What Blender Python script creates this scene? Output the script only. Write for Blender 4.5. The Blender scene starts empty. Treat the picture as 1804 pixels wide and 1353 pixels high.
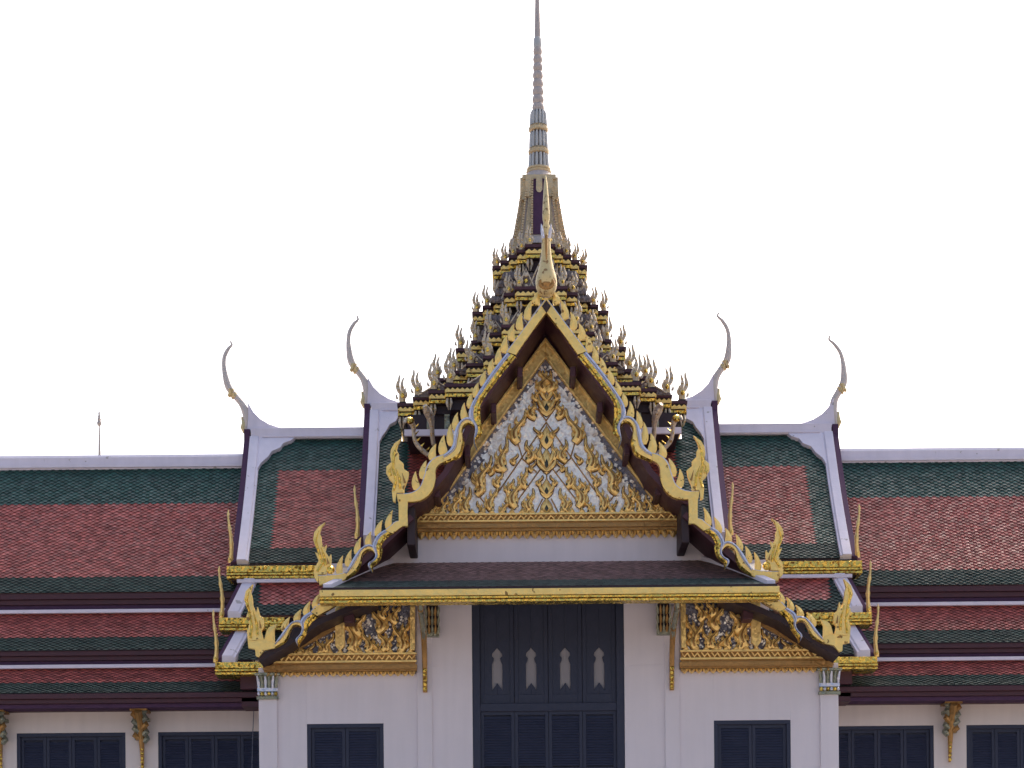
import bpy, bmesh, math, random
from mathutils import Vector, Matrix
random.seed(7)
sc = bpy.context.scene
# ------------------------------------------------------------------ camera
D, F, H, U0, TH, ZC = 40.0, 4000.0, 1790.0, 902.0, math.radians(0.5), 1.6
CT, ST = math.cos(TH), math.sin(TH)
CX = -D * ((966 - U0) / F * CT + (H - 1200) / F * ST)
cam = bpy.data.objects.new('camera', bpy.data.cameras.new('camera'))
sc.collection.objects.link(cam)
cam.matrix_world = Matrix(((CT, ST, 0, CX), (0, 0, -1, -D), (-ST, CT, 0, ZC), (0, 0, 0, 1)))
cam.data.sensor_width = 36
cam.data.lens = F / 1804 * 36
cam.data.shift_y = (H - 676.5) / 1804
cam.data.clip_end = 2000
sc.camera = cam
sc.render.resolution_x, sc.render.resolution_y = 1024, 768
# ------------------------------------------------------------------ world, sun, exposure
SUN_EL, SUN_AZ = math.radians(48), math.radians(25)      # behind the palace, a little right
w = bpy.data.worlds.new('World'); sc.world = w; w.use_nodes = True
nt = w.node_tree; bg = nt.nodes['Background']
sky = nt.nodes.new('ShaderNodeTexSky'); sky.sky_type = 'NISHITA'; sky.sun_disc = False
sky.sun_elevation = SUN_EL; sky.sun_rotation = SUN_AZ
sky.air_density = 1.0; sky.dust_density = 7.0; sky.ozone_density = 1.0
nt.links.new(sky.outputs[0], bg.inputs[0]); bg.inputs[1].default_value = 0.15
sl = bpy.data.lights.new('sun', 'SUN'); sl.energy = 1.2; sl.angle = math.radians(12); sl.color = (1, .95, .88)
so = bpy.data.objects.new('sun', sl); sc.collection.objects.link(so)
sd = Vector((math.sin(SUN_AZ) * math.cos(SUN_EL), math.cos(SUN_AZ) * math.cos(SUN_EL), math.sin(SUN_EL)))
so.rotation_euler = sd.to_track_quat('Z', 'Y').to_euler()
sc.view_settings.view_transform = 'Standard'; sc.view_settings.look = 'None'
sc.view_settings.gamma = 1; sc.view_settings.exposure = 0.93

# ------------------------------------------------------------------ helpers
C = sc.collection
def P(u, v, Y):
    """a point of the photograph at depth Y as world (x, z)"""
    xl, yl = (u - U0) / F, (H - v) / F
    return (CX + (xl * CT + yl * ST) * (D + Y), ZC + (-xl * ST + yl * CT) * (D + Y))
def zz(u, v, Y): return P(u, v, Y)[1]
def xx(u, v, Y): return P(u, v, Y)[0]
def zoomer(x0, y0, s): return lambda x, y: (x0 + x / s, y0 + y / s)
class MB:
    def __init__(self): self.v, self.f, self.m, self.mats = [], [], [], []
    def mi(self, mat):
        if mat not in self.mats: self.mats.append(mat)
        return self.mats.index(mat)
    def face(self, pts, mat):
        n = len(self.v); self.v += [tuple(p) for p in pts]
        self.f.append(tuple(range(n, n + len(pts)))); self.m.append(self.mi(mat))
    def mesh(self, vs, fs, mat):
        n = len(self.v); self.v += [tuple(p) for p in vs]; k = self.mi(mat)
        for f in fs: self.f.append(tuple(i + n for i in f)); self.m.append(k)
    def box(self, x0, x1, y0, y1, z0, z1, mat):
        vs = [(x, y, z) for z in (z0, z1) for y in (y0, y1) for x in (x0, x1)]
        self.mesh(vs, [(0, 1, 5, 4), (1, 3, 7, 5), (3, 2, 6, 7), (2, 0, 4, 6), (4, 5, 7, 6), (0, 2, 3, 1)], mat)
    def prism(self, pts, y0, y1, mat):          # pts: (x,z) outline, extruded along Y
        n = len(pts)
        vs = [(x, y0, z) for x, z in pts] + [(x, y1, z) for x, z in pts]
        fs = [tuple(range(n)), tuple(range(2 * n - 1, n - 1, -1))]
        fs += [(i, (i + 1) % n, n + (i + 1) % n, n + i) for i in range(n)]
        self.mesh(vs, fs, mat)
    def extr(self, prof, x0, x1, mat):          # prof: (y,z) outline, extruded along X
        n = len(prof)
        vs = [(x0, y, z) for y, z in prof] + [(x1, y, z) for y, z in prof]
        fs = [tuple(range(n)), tuple(range(2 * n - 1, n - 1, -1))]
        fs += [(i, (i + 1) % n, n + (i + 1) % n, n + i) for i in range(n)]
        self.mesh(vs, fs, mat)
    def relief(self, pts, y0, h, mat, thick=.05, c=None):   # outline with a raised middle towards the viewer
        n = len(pts)
        if c is None: c = (sum(p[0] for p in pts) / n, sum(p[1] for p in pts) / n)
        vs = [(x, y0, z) for x, z in pts] + [(x, y0 + thick, z) for x, z in pts] + [(c[0], y0 - h, c[1])]
        fs = [(i, (i + 1) % n, 2 * n) for i in range(n)] + [(i, (i + 1) % n, n + (i + 1) % n, n + i) for i in range(n)]
        fs.append(tuple(range(2 * n - 1, n - 1, -1)))
        self.mesh(vs, fs, mat)
    def tube(self, path, rad, mat, seg=8, flat=1.0):
        path = [Vector(p) for p in path]; n = len(path); vs = []
        for i, p in enumerate(path):
            t = (path[min(i + 1, n - 1)] - path[max(i - 1, 0)]).normalized()
            a = Vector((0, 1, 0)) if abs(t.y) < .9 else Vector((1, 0, 0))
            b = t.cross(a).normalized(); a = b.cross(t).normalized()
            for k in range(seg):
                q = 2 * math.pi * k / seg
                vs.append(p + rad[i] * (b * math.cos(q) + a * math.sin(q) * flat))
        fs = [(i * seg + k, i * seg + (k + 1) % seg, (i + 1) * seg + (k + 1) % seg, (i + 1) * seg + k)
              for i in range(n - 1) for k in range(seg)]
        fs += [tuple(range(seg)), tuple(range((n - 1) * seg, n * seg))]
        self.mesh(vs, fs, mat)
    def lathe(self, cx, cy, prof, mat, seg=20, sx=1, sy=1, off=0):   # prof: (z, r)
        vs, n = [], len(prof)
        for z, r in prof:
            for k in range(seg):
                q = 2 * math.pi * (k + off) / seg
                vs.append((cx + r * sx * math.cos(q), cy + r * sy * math.sin(q), z))
        fs = [(i * seg + k, i * seg + (k + 1) % seg, (i + 1) * seg + (k + 1) % seg, (i + 1) * seg + k)
              for i in range(n - 1) for k in range(seg)]
        fs += [tuple(range(seg)), tuple(range((n - 1) * seg, n * seg))]
        self.mesh(vs, fs, mat)
    def ball(self, c, r, mat, sx=1, sy=1, sz=1):
        pr = [(c[2] + r * sz * math.sin(a), max(1e-4, r * math.cos(a))) for a in [(-.5 + i / 6) * math.pi for i in range(7)]]
        self.lathe(c[0], c[1], pr, mat, 10, sx, sy)
    def mirror(self):
        m = MB(); m.v = [(-x, y, z) for x, y, z in self.v]; m.f = [tuple(reversed(f)) for f in self.f]
        m.m = list(self.m); m.mats = list(self.mats); return m
    def build(self, name, parent=None, smooth=False, bevel=0, loc=None, label=None):
        me = bpy.data.meshes.new(name); me.from_pydata(self.v, [], self.f)
        for m in self.mats: me.materials.append(m)
        me.polygons.foreach_set('material_index', self.m)
        bm = bmesh.new(); bm.from_mesh(me); bmesh.ops.recalc_face_normals(bm, faces=bm.faces); bm.to_mesh(me); bm.free()
        if smooth:
            me.shade_smooth() if hasattr(me, 'shade_smooth') else None
            me.set_sharp_from_angle(angle=math.radians(42))
        o = bpy.data.objects.new(name, me); C.objects.link(o)
        if parent: o.parent = parent
        if bevel:
            b = o.modifiers.new('bevel', 'BEVEL'); b.width = bevel; b.segments = 2; b.limit_method = 'ANGLE'; b.angle_limit = .7
        if loc: o.location = loc
        if label: o['label'] = label
        return o
def thing(name, label, cat, group=None, loc=(0, 0, 0)):
    o = bpy.data.objects.new(name, None); C.objects.link(o); o.location = loc
    o['label'] = label; o['category'] = cat
    if group: o['group'] = group
    return o
def dup(o, parent, loc=None, scale=None, rz=None):
    c = o.copy(); C.objects.link(c); c.parent = parent
    if loc is not None: c.location = loc
    if scale is not None: c.scale = scale
    if rz is not None: c.rotation_euler.z = rz
    return c
def lerp(a, b, t): return a + (b - a) * t
def smoothpts(pts, n):
    """Catmull-Rom resample of 2-D/3-D points to n points, equally spaced along the length"""
    Q = [pts[0]] + list(pts) + [pts[-1]]; out = []
    for i in range(1, len(Q) - 2):
        for k in range(8):
            t = k / 8
            out.append(tuple(.5 * ((2 * b) + (c - a) * t + (2 * a - 5 * b + 4 * c - d) * t * t + (-a + 3 * b - 3 * c + d) * t ** 3)
                             for a, b, c, d in zip(Q[i - 1], Q[i], Q[i + 1], Q[i + 2])))
    out.append(tuple(pts[-1]))
    L = [0]
    for a, b in zip(out, out[1:]): L.append(L[-1] + math.dist(a, b))
    res, j = [], 0
    for k in range(n):
        s = L[-1] * k / (n - 1)
        while j < len(L) - 2 and L[j + 1] < s: j += 1
        t = (s - L[j]) / max(1e-9, L[j + 1] - L[j])
        res.append(tuple(lerp(a, b, t) for a, b in zip(out[j], out[j + 1])))
    return res

# ------------------------------------------------------------------ materials
def material(name, col, rough=.6, metal=0.0, noise=None, facets=None, bump=None, island=0, coat=0, spots=None, spec=.5, streak=0):
    m = bpy.data.materials.new(name); m.use_nodes = True; t = m.node_tree; N = t.nodes; L = t.links
    b = N['Principled BSDF']; b.inputs['Roughness'].default_value = rough; b.inputs['Metallic'].default_value = metal
    b.inputs['Coat Weight'].default_value = coat; b.inputs['Coat Roughness'].default_value = .12
    b.inputs['Specular IOR Level'].default_value = spec
    tc = N.new('ShaderNodeTexCoord'); geo = N.new('ShaderNodeNewGeometry')
    rgb = N.new('ShaderNodeRGB'); rgb.outputs[0].default_value = (*col, 1); out = rgb.outputs[0]
    def mul(fac_out, lo, hi, src):
        mr = N.new('ShaderNodeMapRange'); L.new(fac_out, mr.inputs[0]); mr.inputs[3].default_value = lo; mr.inputs[4].default_value = hi
        mx = N.new('ShaderNodeVectorMath'); mx.operation = 'SCALE'; L.new(src, mx.inputs[0]); L.new(mr.outputs[0], mx.inputs['Scale'])
        return mx.outputs[0]
    if noise:                                       # (scale, amount, detail) tonal wear
        n = N.new('ShaderNodeTexNoise'); n.inputs['Scale'].default_value = noise[0]; n.inputs['Detail'].default_value = 6
        n.inputs['Roughness'].default_value = .65
        L.new(tc.outputs['Object'], n.inputs['Vector'])
        out = mul(n.outputs['Fac'], 1 - noise[1], 1 + noise[1], out)
        mr = N.new('ShaderNodeMapRange'); L.new(n.outputs['Fac'], mr.inputs[0])
        mr.inputs[3].default_value = max(.02, rough - .12); mr.inputs[4].default_value = min(1, rough + .15)
        L.new(mr.outputs[0], b.inputs['Roughness'])
    if streak:                                      # rain streaks running down the face
        mp = N.new('ShaderNodeMapping'); mp.inputs['Scale'].default_value = (5, 5, .35); L.new(tc.outputs['Object'], mp.inputs[0])
        n = N.new('ShaderNodeTexNoise'); n.inputs['Scale'].default_value = 1.3; n.inputs['Detail'].default_value = 5; L.new(mp.outputs[0], n.inputs['Vector'])
        out = mul(n.outputs['Fac'], 1 - streak, 1 + streak, out)
    if island:
        out = mul(geo.outputs['Random Per Island'], 1 - island, 1 + island, out)
    if spots:                                       # (scale, threshold, colour) flaked patches
        n = N.new('ShaderNodeTexNoise'); n.inputs['Scale'].default_value = spots[0]; n.inputs['Detail'].default_value = 4
        L.new(tc.outputs['Object'], n.inputs['Vector'])
        r = N.new('ShaderNodeMapRange'); L.new(n.outputs['Fac'], r.inputs[0])
        r.inputs[1].default_value = spots[1]; r.inputs[2].default_value = spots[1] + .03
        mx = N.new('ShaderNodeMix'); mx.data_type = 'RGBA'; L.new(r.outputs[0], mx.inputs[0]); L.new(out, mx.inputs[6])
        mx.inputs[7].default_value = (*spots[2], 1); out = mx.outputs[2]
    L.new(out, b.inputs['Base Color'])
    nrm = None
    if facets:                                      # (scale, strength) little glass facets, each tilted its own way
        vo = N.new('ShaderNodeTexVoronoi'); vo.inputs['Scale'].default_value = facets[0]
        L.new(tc.outputs['Object'], vo.inputs['Vector'])
        a = N.new('ShaderNodeVectorMath'); a.operation = 'SUBTRACT'; L.new(vo.outputs['Color'], a.inputs[0]); a.inputs[1].default_value = (.5, .5, .5)
        s = N.new('ShaderNodeVectorMath'); s.operation = 'SCALE'; L.new(a.outputs[0], s.inputs[0]); s.inputs['Scale'].default_value = facets[1]
        d = N.new('ShaderNodeVectorMath'); d.operation = 'ADD'; L.new(s.outputs[0], d.inputs[0]); L.new(geo.outputs['Normal'], d.inputs[1])
        q = N.new('ShaderNodeVectorMath'); q.operation = 'NORMALIZE'; L.new(d.outputs[0], q.inputs[0]); nrm = q.outputs[0]
    if bump:                                        # (scale, strength, distance)
        n2 = N.new('ShaderNodeTexNoise'); n2.inputs['Scale'].default_value = bump[0]; n2.inputs['Detail'].default_value = 5
        L.new(tc.outputs['Object'], n2.inputs['Vector'])
        bp = N.new('ShaderNodeBump'); bp.inputs['Strength'].default_value = bump[1]; bp.inputs['Distance'].default_value = bump[2]
        L.new(n2.outputs['Fac'], bp.inputs['Height'])
        if nrm: L.new(nrm, bp.inputs['Normal'])
        nrm = bp.outputs[0]
    if nrm: L.new(nrm, b.inputs['Normal'])
    return m
GOLD = material('gilt', (.95, .67, .22), .45, .5, noise=(6, .22), facets=(26, .36), bump=(40, .3, .012), spots=(9, .645, (.30, .17, .05)))
GLIT = material('gold_glass_mosaic', (.85, .58, .12), .25, .9, noise=(5, .25), facets=(28, 1.1), spots=(16, .68, (.2, .11, .03)))
SILV = material('silver_glass_mosaic', (.62, .62, .72), .3, .7, noise=(8, .15), facets=(45, .5))
DGOLD = material('shaded_gilt', (.40, .215, .07), .42, .5, noise=(3, .3), facets=(30, .3), bump=(12, .4, .02))  # browner gilt, with the shade on the gold put into its colour
OGOLD = material('carved_gilt', (1.0, .68, .25), .36, .6, noise=(12, .3), facets=(30, .3), bump=(60, .3, .01))
PGOLD = material('weathered_gilt', (.60, .47, .29), .5, .55, noise=(9, .3), facets=(40, .5), bump=(30, .4, .01))
HORN = material('horn_mosaic', (.60, .49, .36), .42, .45, noise=(14, .35), facets=(40, .7), spots=(20, .6, (.5, .3, .08)))
PALE = material('pale_gilt', (.74, .67, .58), .55, .2, noise=(6, .15), facets=(30, .2))
MAROON = material('maroon_paint', (.062, .016, .026), .55, noise=(5, .3), bump=(20, .2, .01))
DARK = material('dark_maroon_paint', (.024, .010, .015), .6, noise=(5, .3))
PURPLE = material('purple_paint', (.085, .045, .085), .8, noise=(8, .25), spec=.08)
RED = material('red_glazed_tile', (.43, .098, .080), .40, island=.38, noise=(1.6, .25), coat=.22)
GREEN = material('green_glazed_tile', (.024, .082, .066), .40, island=.3, noise=(1.6, .3), coat=.22)
BROWN = material('weathered_tile', (.32, .18, .16), .6, island=.35, noise=(3, .35))
GREENW = material('weathered_green_tile', (.095, .125, .105), .6, island=.35, noise=(3, .3))
GREEND = material('dark_green_tile', (.020, .046, .036), .6, island=.3, noise=(1.6, .3))
EDGE_SHADE = material('carved_edge_shade', (.10, .040, .02), .6)  # dark red-brown that paints the shadow along carved edges
CHOFA = material('horn_plaster', (.62, .55, .50), .6, noise=(8, .12), bump=(30, .2, .01))
NEEDLE = material('needle_mosaic', (.50, .43, .39), .5, .25, noise=(10, .25), facets=(40, .3))
HGOLD = material('dull_gilt', (.66, .52, .27), .45, .5, noise=(7, .25), spots=(12, .6, (.3, .18, .08)))
UNDERLAY_EDGE_SHADE = material('tile_underlay_edge_shade', (.02, .015, .018), .9)  # underlay colour, also painted on tile edges as shade
PLASTER = material('white_plaster', (.72, .655, .69), .85, noise=(.9, .07), bump=(30, .15, .01), streak=.07, spots=(1.1, .80, (.6, .55, .56)))
CREAM = material('cream_plaster', (.72, .63, .59), .85, streak=.08, noise=(1.2, .08), bump=(30, .15, .01))
RIDGE = material('lime_plaster_ridge', (.74, .68, .76), .8, streak=.10, noise=(2, .12), bump=(18, .3, .01), spots=(5, .68, (.42, .38, .38)))
NAVY = material('navy_shutter_paint', (.030, .035, .064), .55, noise=(7, .2), bump=(25, .15, .01), spec=.35)
LOUVRE = material('louvre_paint', (.042, .048, .086), .5, noise=(7, .2))
SLOT = material('slot_pale_light', (.27, .25, .27), .7, noise=(6, .1))
SLATE = material('grey_mosaic_ground', (.17, .17, .22), .4, .3, noise=(10, .3), facets=(40, .6))
WHITE = material('white_glass_chips', (1.0, .90, .82), .3, .5, island=.10, facets=(30, .22), coat=.4)
EYE = material('dark_glass_eye', (.022, .022, .010), .3, coat=.3)
SGREY = material('silver_grey_ornament', (.19, .15, .14), .55, .25, noise=(18, .5), facets=(45, .7), spots=(26, .6, (.06, .04, .05)))
LOTUS = material('lotus_mosaic', (.50, .49, .47), .45, .3, noise=(9, .2), facets=(40, .4))
GREY = material('capital_mosaic', (.30, .30, .22), .35, .55, noise=(12, .35), facets=(40, .8))
PAVE = material('paving_stone', (.34, .31, .28), .8, noise=(.3, .15))
STONE = material('plinth_stone', (.5, .47, .45), .8, noise=(.8, .1))

# ------------------------------------------------------------------ ground
g = MB(); g.face([(-600, -600, 0), (600, -600, 0), (600, 900, 0), (-600, 900, 0)], PAVE)
o = g.build('ground'); o['kind'] = 'structure'

# ------------------------------------------------------------------ tile fields
def tiles(prof, xl, xr, matf, w=.145, dr=.046, lift=.017, sheet=None):
    """overlapping pointed tiles on a roof surface. prof: (y,z) down the slope; xl/xr(t): side limits; matf(x,t,s)"""
    n = 80; pr = smoothpts(prof, n); L = sum(math.dist(a, b) for a, b in zip(pr, pr[1:])); mb = MB()
    def at(s):
        f = max(0, min(n - 1.001, s / L * (n - 1))); i = int(f); a, b = pr[i], pr[i + 1]
        y, z = lerp(a[0], b[0], f - i), lerp(a[1], b[1], f - i)
        dy, dz = b[0] - a[0], b[1] - a[1]; q = math.hypot(dy, dz)
        return y, z, dz / q, -dy / q            # normal (ny,nz) pointing outwards
    rows = int(L / dr)
    for i in range(-1, rows):
        s0 = i * dr; t = max(0, s0) / L
        a, b = min(xl(t), xr(t)), max(xl(t), xr(t))
        k0 = int(math.floor(a / w)) - 1; k1 = int(math.ceil(b / w)) + 1
        for k in range(k0, k1):
            cx = (k + .5 * (i & 1)) * w
            if cx < a - w * .4 or cx > b + w * .4: continue
            j = random.uniform(-.003, .003); lf = lift * random.uniform(.75, 1.25)
            P5 = [(-.5, 0, .0), (.5, 0, .0), (.5, dr * .9, .16), (.40, dr * 1.12, .34), (.24, dr * 1.62, .82), (0, dr * 1.9, 1), (-.24, dr * 1.62, .82), (-.40, dr * 1.12, .34), (-.5, dr * .9, .16)]
            top, bot = [], []
            for px, ps, h in P5:
                y, z, ny, nz = at(min(L, max(0, s0 + ps + j)))
                x = min(b, max(a, cx + px * w * .93)); hh = h * lf
                top.append((x, y + ny * hh, z + nz * hh)); bot.append((x, y + ny * (hh - .008), z + nz * (hh - .008)))
            m = matf(cx, t, i)
            nn = len(top)
            mb.mesh(top, [(0, 1, 2, 8), (2, 3, 7, 8), (3, 4, 6, 7), (4, 5, 6)], m)
            mb.mesh(top + bot, [(q, q + 1, nn + q + 1, nn + q) for q in range(2, nn - 1)], UNDERLAY_EDGE_SHADE)  # near-black edge walls paint the shadow line between tiles
    for i in range(n - 1):
        (y0, z0), (y1, z1) = pr[i], pr[i + 1]; t0, t1 = i / (n - 1), (i + 1) / (n - 1)
        mb.face([(xl(t0), y0, z0), (xr(t0), y0, z0), (xr(t1), y1, z1), (xl(t1), y1, z1)], UNDERLAY_EDGE_SHADE)
    return mb

# ------------------------------------------------------------------ shutters and windows
def shutter_leaf(x0, x1, y, z0, z1):
    m = MB(); fw = .055
    m.box(x0, x0 + fw, y - .03, y + .03, z0, z1, NAVY); m.box(x1 - fw, x1, y - .03, y + .03, z0, z1, NAVY)
    zs = [z1]
    while zs[-1] - 1.05 > z0: zs.append(zs[-1] - 1.05)
    zs.append(z0)
    for q in zs: m.box(x0 + fw, x1 - fw, y - .028, y + .028, max(z0, q - .06), min(z1, q + .06), NAVY)
    z = z0 + .08
    while z < z1 - .08:
        if all(abs(z - q) > .075 for q in zs):
            m.mesh([(x0 + fw, y - .028, z - .022), (x1 - fw, y - .028, z - .022), (x1 - fw, y + .006, z + .026), (x0 + fw, y + .006, z + .026),
                    (x0 + fw, y - .020, z - .026), (x1 - fw, y - .020, z - .026), (x1 - fw, y + .014, z + .022), (x0 + fw, y + .014, z + .022)],
                   [(0, 1, 2, 3), (4, 5, 6, 7), (0, 1, 5, 4), (2, 3, 7, 6)], LOUVRE)
        z += .046
    m.box(x0 + fw, x1 - fw, y + .029, y + .035, z0, z1, NAVY)
    return m
def window(x0, x1, z0, z1, y, n, parent):
    f = MB(); t = .07
    f.box(x0, x1, y - .05, y + .10, z1 - t, z1, NAVY); f.box(x0, x1, y - .05, y + .10, z0, z0 + t, NAVY)
    f.box(x0, x0 + t, y - .05, y + .10, z0 + t, z1 - t, NAVY); f.box(x1 - t, x1, y - .05, y + .10, z0 + t, z1 - t, NAVY)
    o = f.build('window', parent, bevel=.006)
    ww = (x1 - x0 - 2 * t) / n
    for i in range(n):
        shutter_leaf(x0 + t + ww * i + .004, x0 + t + ww * (i + 1) - .004, y + .03, z0 + t, z1 - t).build('shutter', o)
    return o
def wall_holes(m, x0, x1, z0, z1, holes, y0, y1, mat):
    xs = sorted({x0, x1, *[h[0] for h in holes], *[h[1] for h in holes]})
    for a, b in zip(xs, xs[1:]):
        hs = sorted([(h[2], h[3]) for h in holes if h[0] <= a and h[1] >= b]); z = z0
        for h0, h1 in hs:
            if h0 > z: m.box(a, b, y0, y1, z, h0, mat)
            z = h1
        if z < z1: m.box(a, b, y0, y1, z, z1, mat)

# ------------------------------------------------------------------ moulded gold eave bar (runs along X, front at y)
def eave_bar(x0, x1, y, z0, z1, depth=.5, top=None):
    m = MB(); h = z1 - z0; a, b = min(x0, x1), max(x0, x1)
    def strip(f0, f1, dy, mat, e=0): m.box(a - e, b + e, y - dy, y + depth, z0 + h * f0, z0 + h * f1, mat)
    strip(.50, 1.0, .00, top or GOLD); strip(.42, .497, -.05, DGOLD, -.01); strip(.26, .417, .03, GLIT, .004)
    strip(.18, .257, -.03, DGOLD, -.01); strip(0, .177, .015, GLIT, .002)
    return m

# ================================================================== side wings
XI, XM, XO = 3.45, 5.88, 14.0
YR = 6.0
def chofa_mesh():
    """horn finial of a ridge end, in its own frame: origin at the ridge corner, leaning to -x"""
    m = MB(); ox, oz = P(650, 713, YR)
    def q(u, v): a = P(u, v, YR); return (a[0] - ox, 0, a[1] - oz)
    pts = [(646, 722), (643, 711), (644, 698), (645, 685), (640, 669), (630, 655), (621, 643), (617, 634), (614.3, 620), (612.8, 601), (615, 584), (623, 569.5), (629.8, 562.8), (627.6, 556)]
    rad = [2.5, 6, 5.8, 5, 5, 5.2, 5.6, 5.2, 4.2, 3.4, 3.2, 3.1, 2.8, 1.2]
    sp = smoothpts([q(*p) for p in pts], 56); sr = smoothpts([(i, r) for i, r in enumerate(rad)], 56)
    m.tube(sp, [r[1] * 1.1 / 87 for r in sr], CHOFA, 12, .8)
    for a, b, c in (((622, 641), (621.5, 650), (616, 653.5)), ((626, 648), (627, 654), (622, 657))):
        m.tube([q(*a), q(*b), q(*c)], [.07, .065, .03], HGOLD, 8)
    m.tube([q(637, 690), q(640, 700), q(638, 708), q(641, 718)], [.02, .05, .055, .03], HGOLD, 8)
    return m
def ridge_web():
    Z = zoomer(360, 540, 2.942); ox, oz = P(443, 757, YR); m = MB()
    pts = [(232, 650), (238, 560), (236, 500), (265, 550), (300, 585), (345, 612), (400, 630), (460, 640), (460, 655)]
    m.prism([(P(*Z(x, y), YR)[0] - ox, P(*Z(x, y), YR)[1] - oz) for x, y in pts], -.07, .07, RIDGE)
    return m
CH = chofa_mesh(); WEB = ridge_web()
def side_horn(h):
    m = MB(); n = 14
    path = [(.03 * math.sin(i / n * 5), -.02 - .05 * math.sin(i / n * 3), h * i / n) for i in range(n + 1)]
    m.tube(path, [h * .038 * (1 - i / n) ** .6 + .006 + (.012 if i % 4 == 1 else 0) for i in range(n + 1)], OGOLD, 7)
    for i in (1, 4, 7): m.ball((path[i][0], -.05, path[i][2]), .035, GLIT, 1, 1, 1.5)
    return m
def wall_bracket(s=1):
    """gilded flame bracket leaning from the wall out to the eave; origin on the wall at its foot"""
    m = MB()
    m.tube(smoothpts([(0, -.03, 0), (0, -.08, .3), (0, -.16, .62), (0, -.30, .86), (0, -.52, 1.05)], 16), [.022 + .045 * min(1, i / 9) for i in range(16)], DGOLD, 8)
    for i in range(9):
        z = .52 + i * .062; x = (-1) ** i * .05
        m.tube([(x, -.12 - i * .03, z), (x * 2.4, -.16 - i * .035, z + .05), (x * 2.1, -.14 - i * .035, z + .13)], [.06, .055, .012], (GREY, DGOLD, GREY)[i % 3], 7)
    m.box(-.13, .13, -.12, 0, .55, .62, GREY); m.box(-.15, .15, -.16, 0, .90, .96, GREY); m.box(-.16, .16, -.5, 0, 1.06, 1.14, DGOLD)
    for i in range(5): m.ball((0, -.07 - i * .01, .05 + i * .08), .035, GLIT)
    return m

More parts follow.
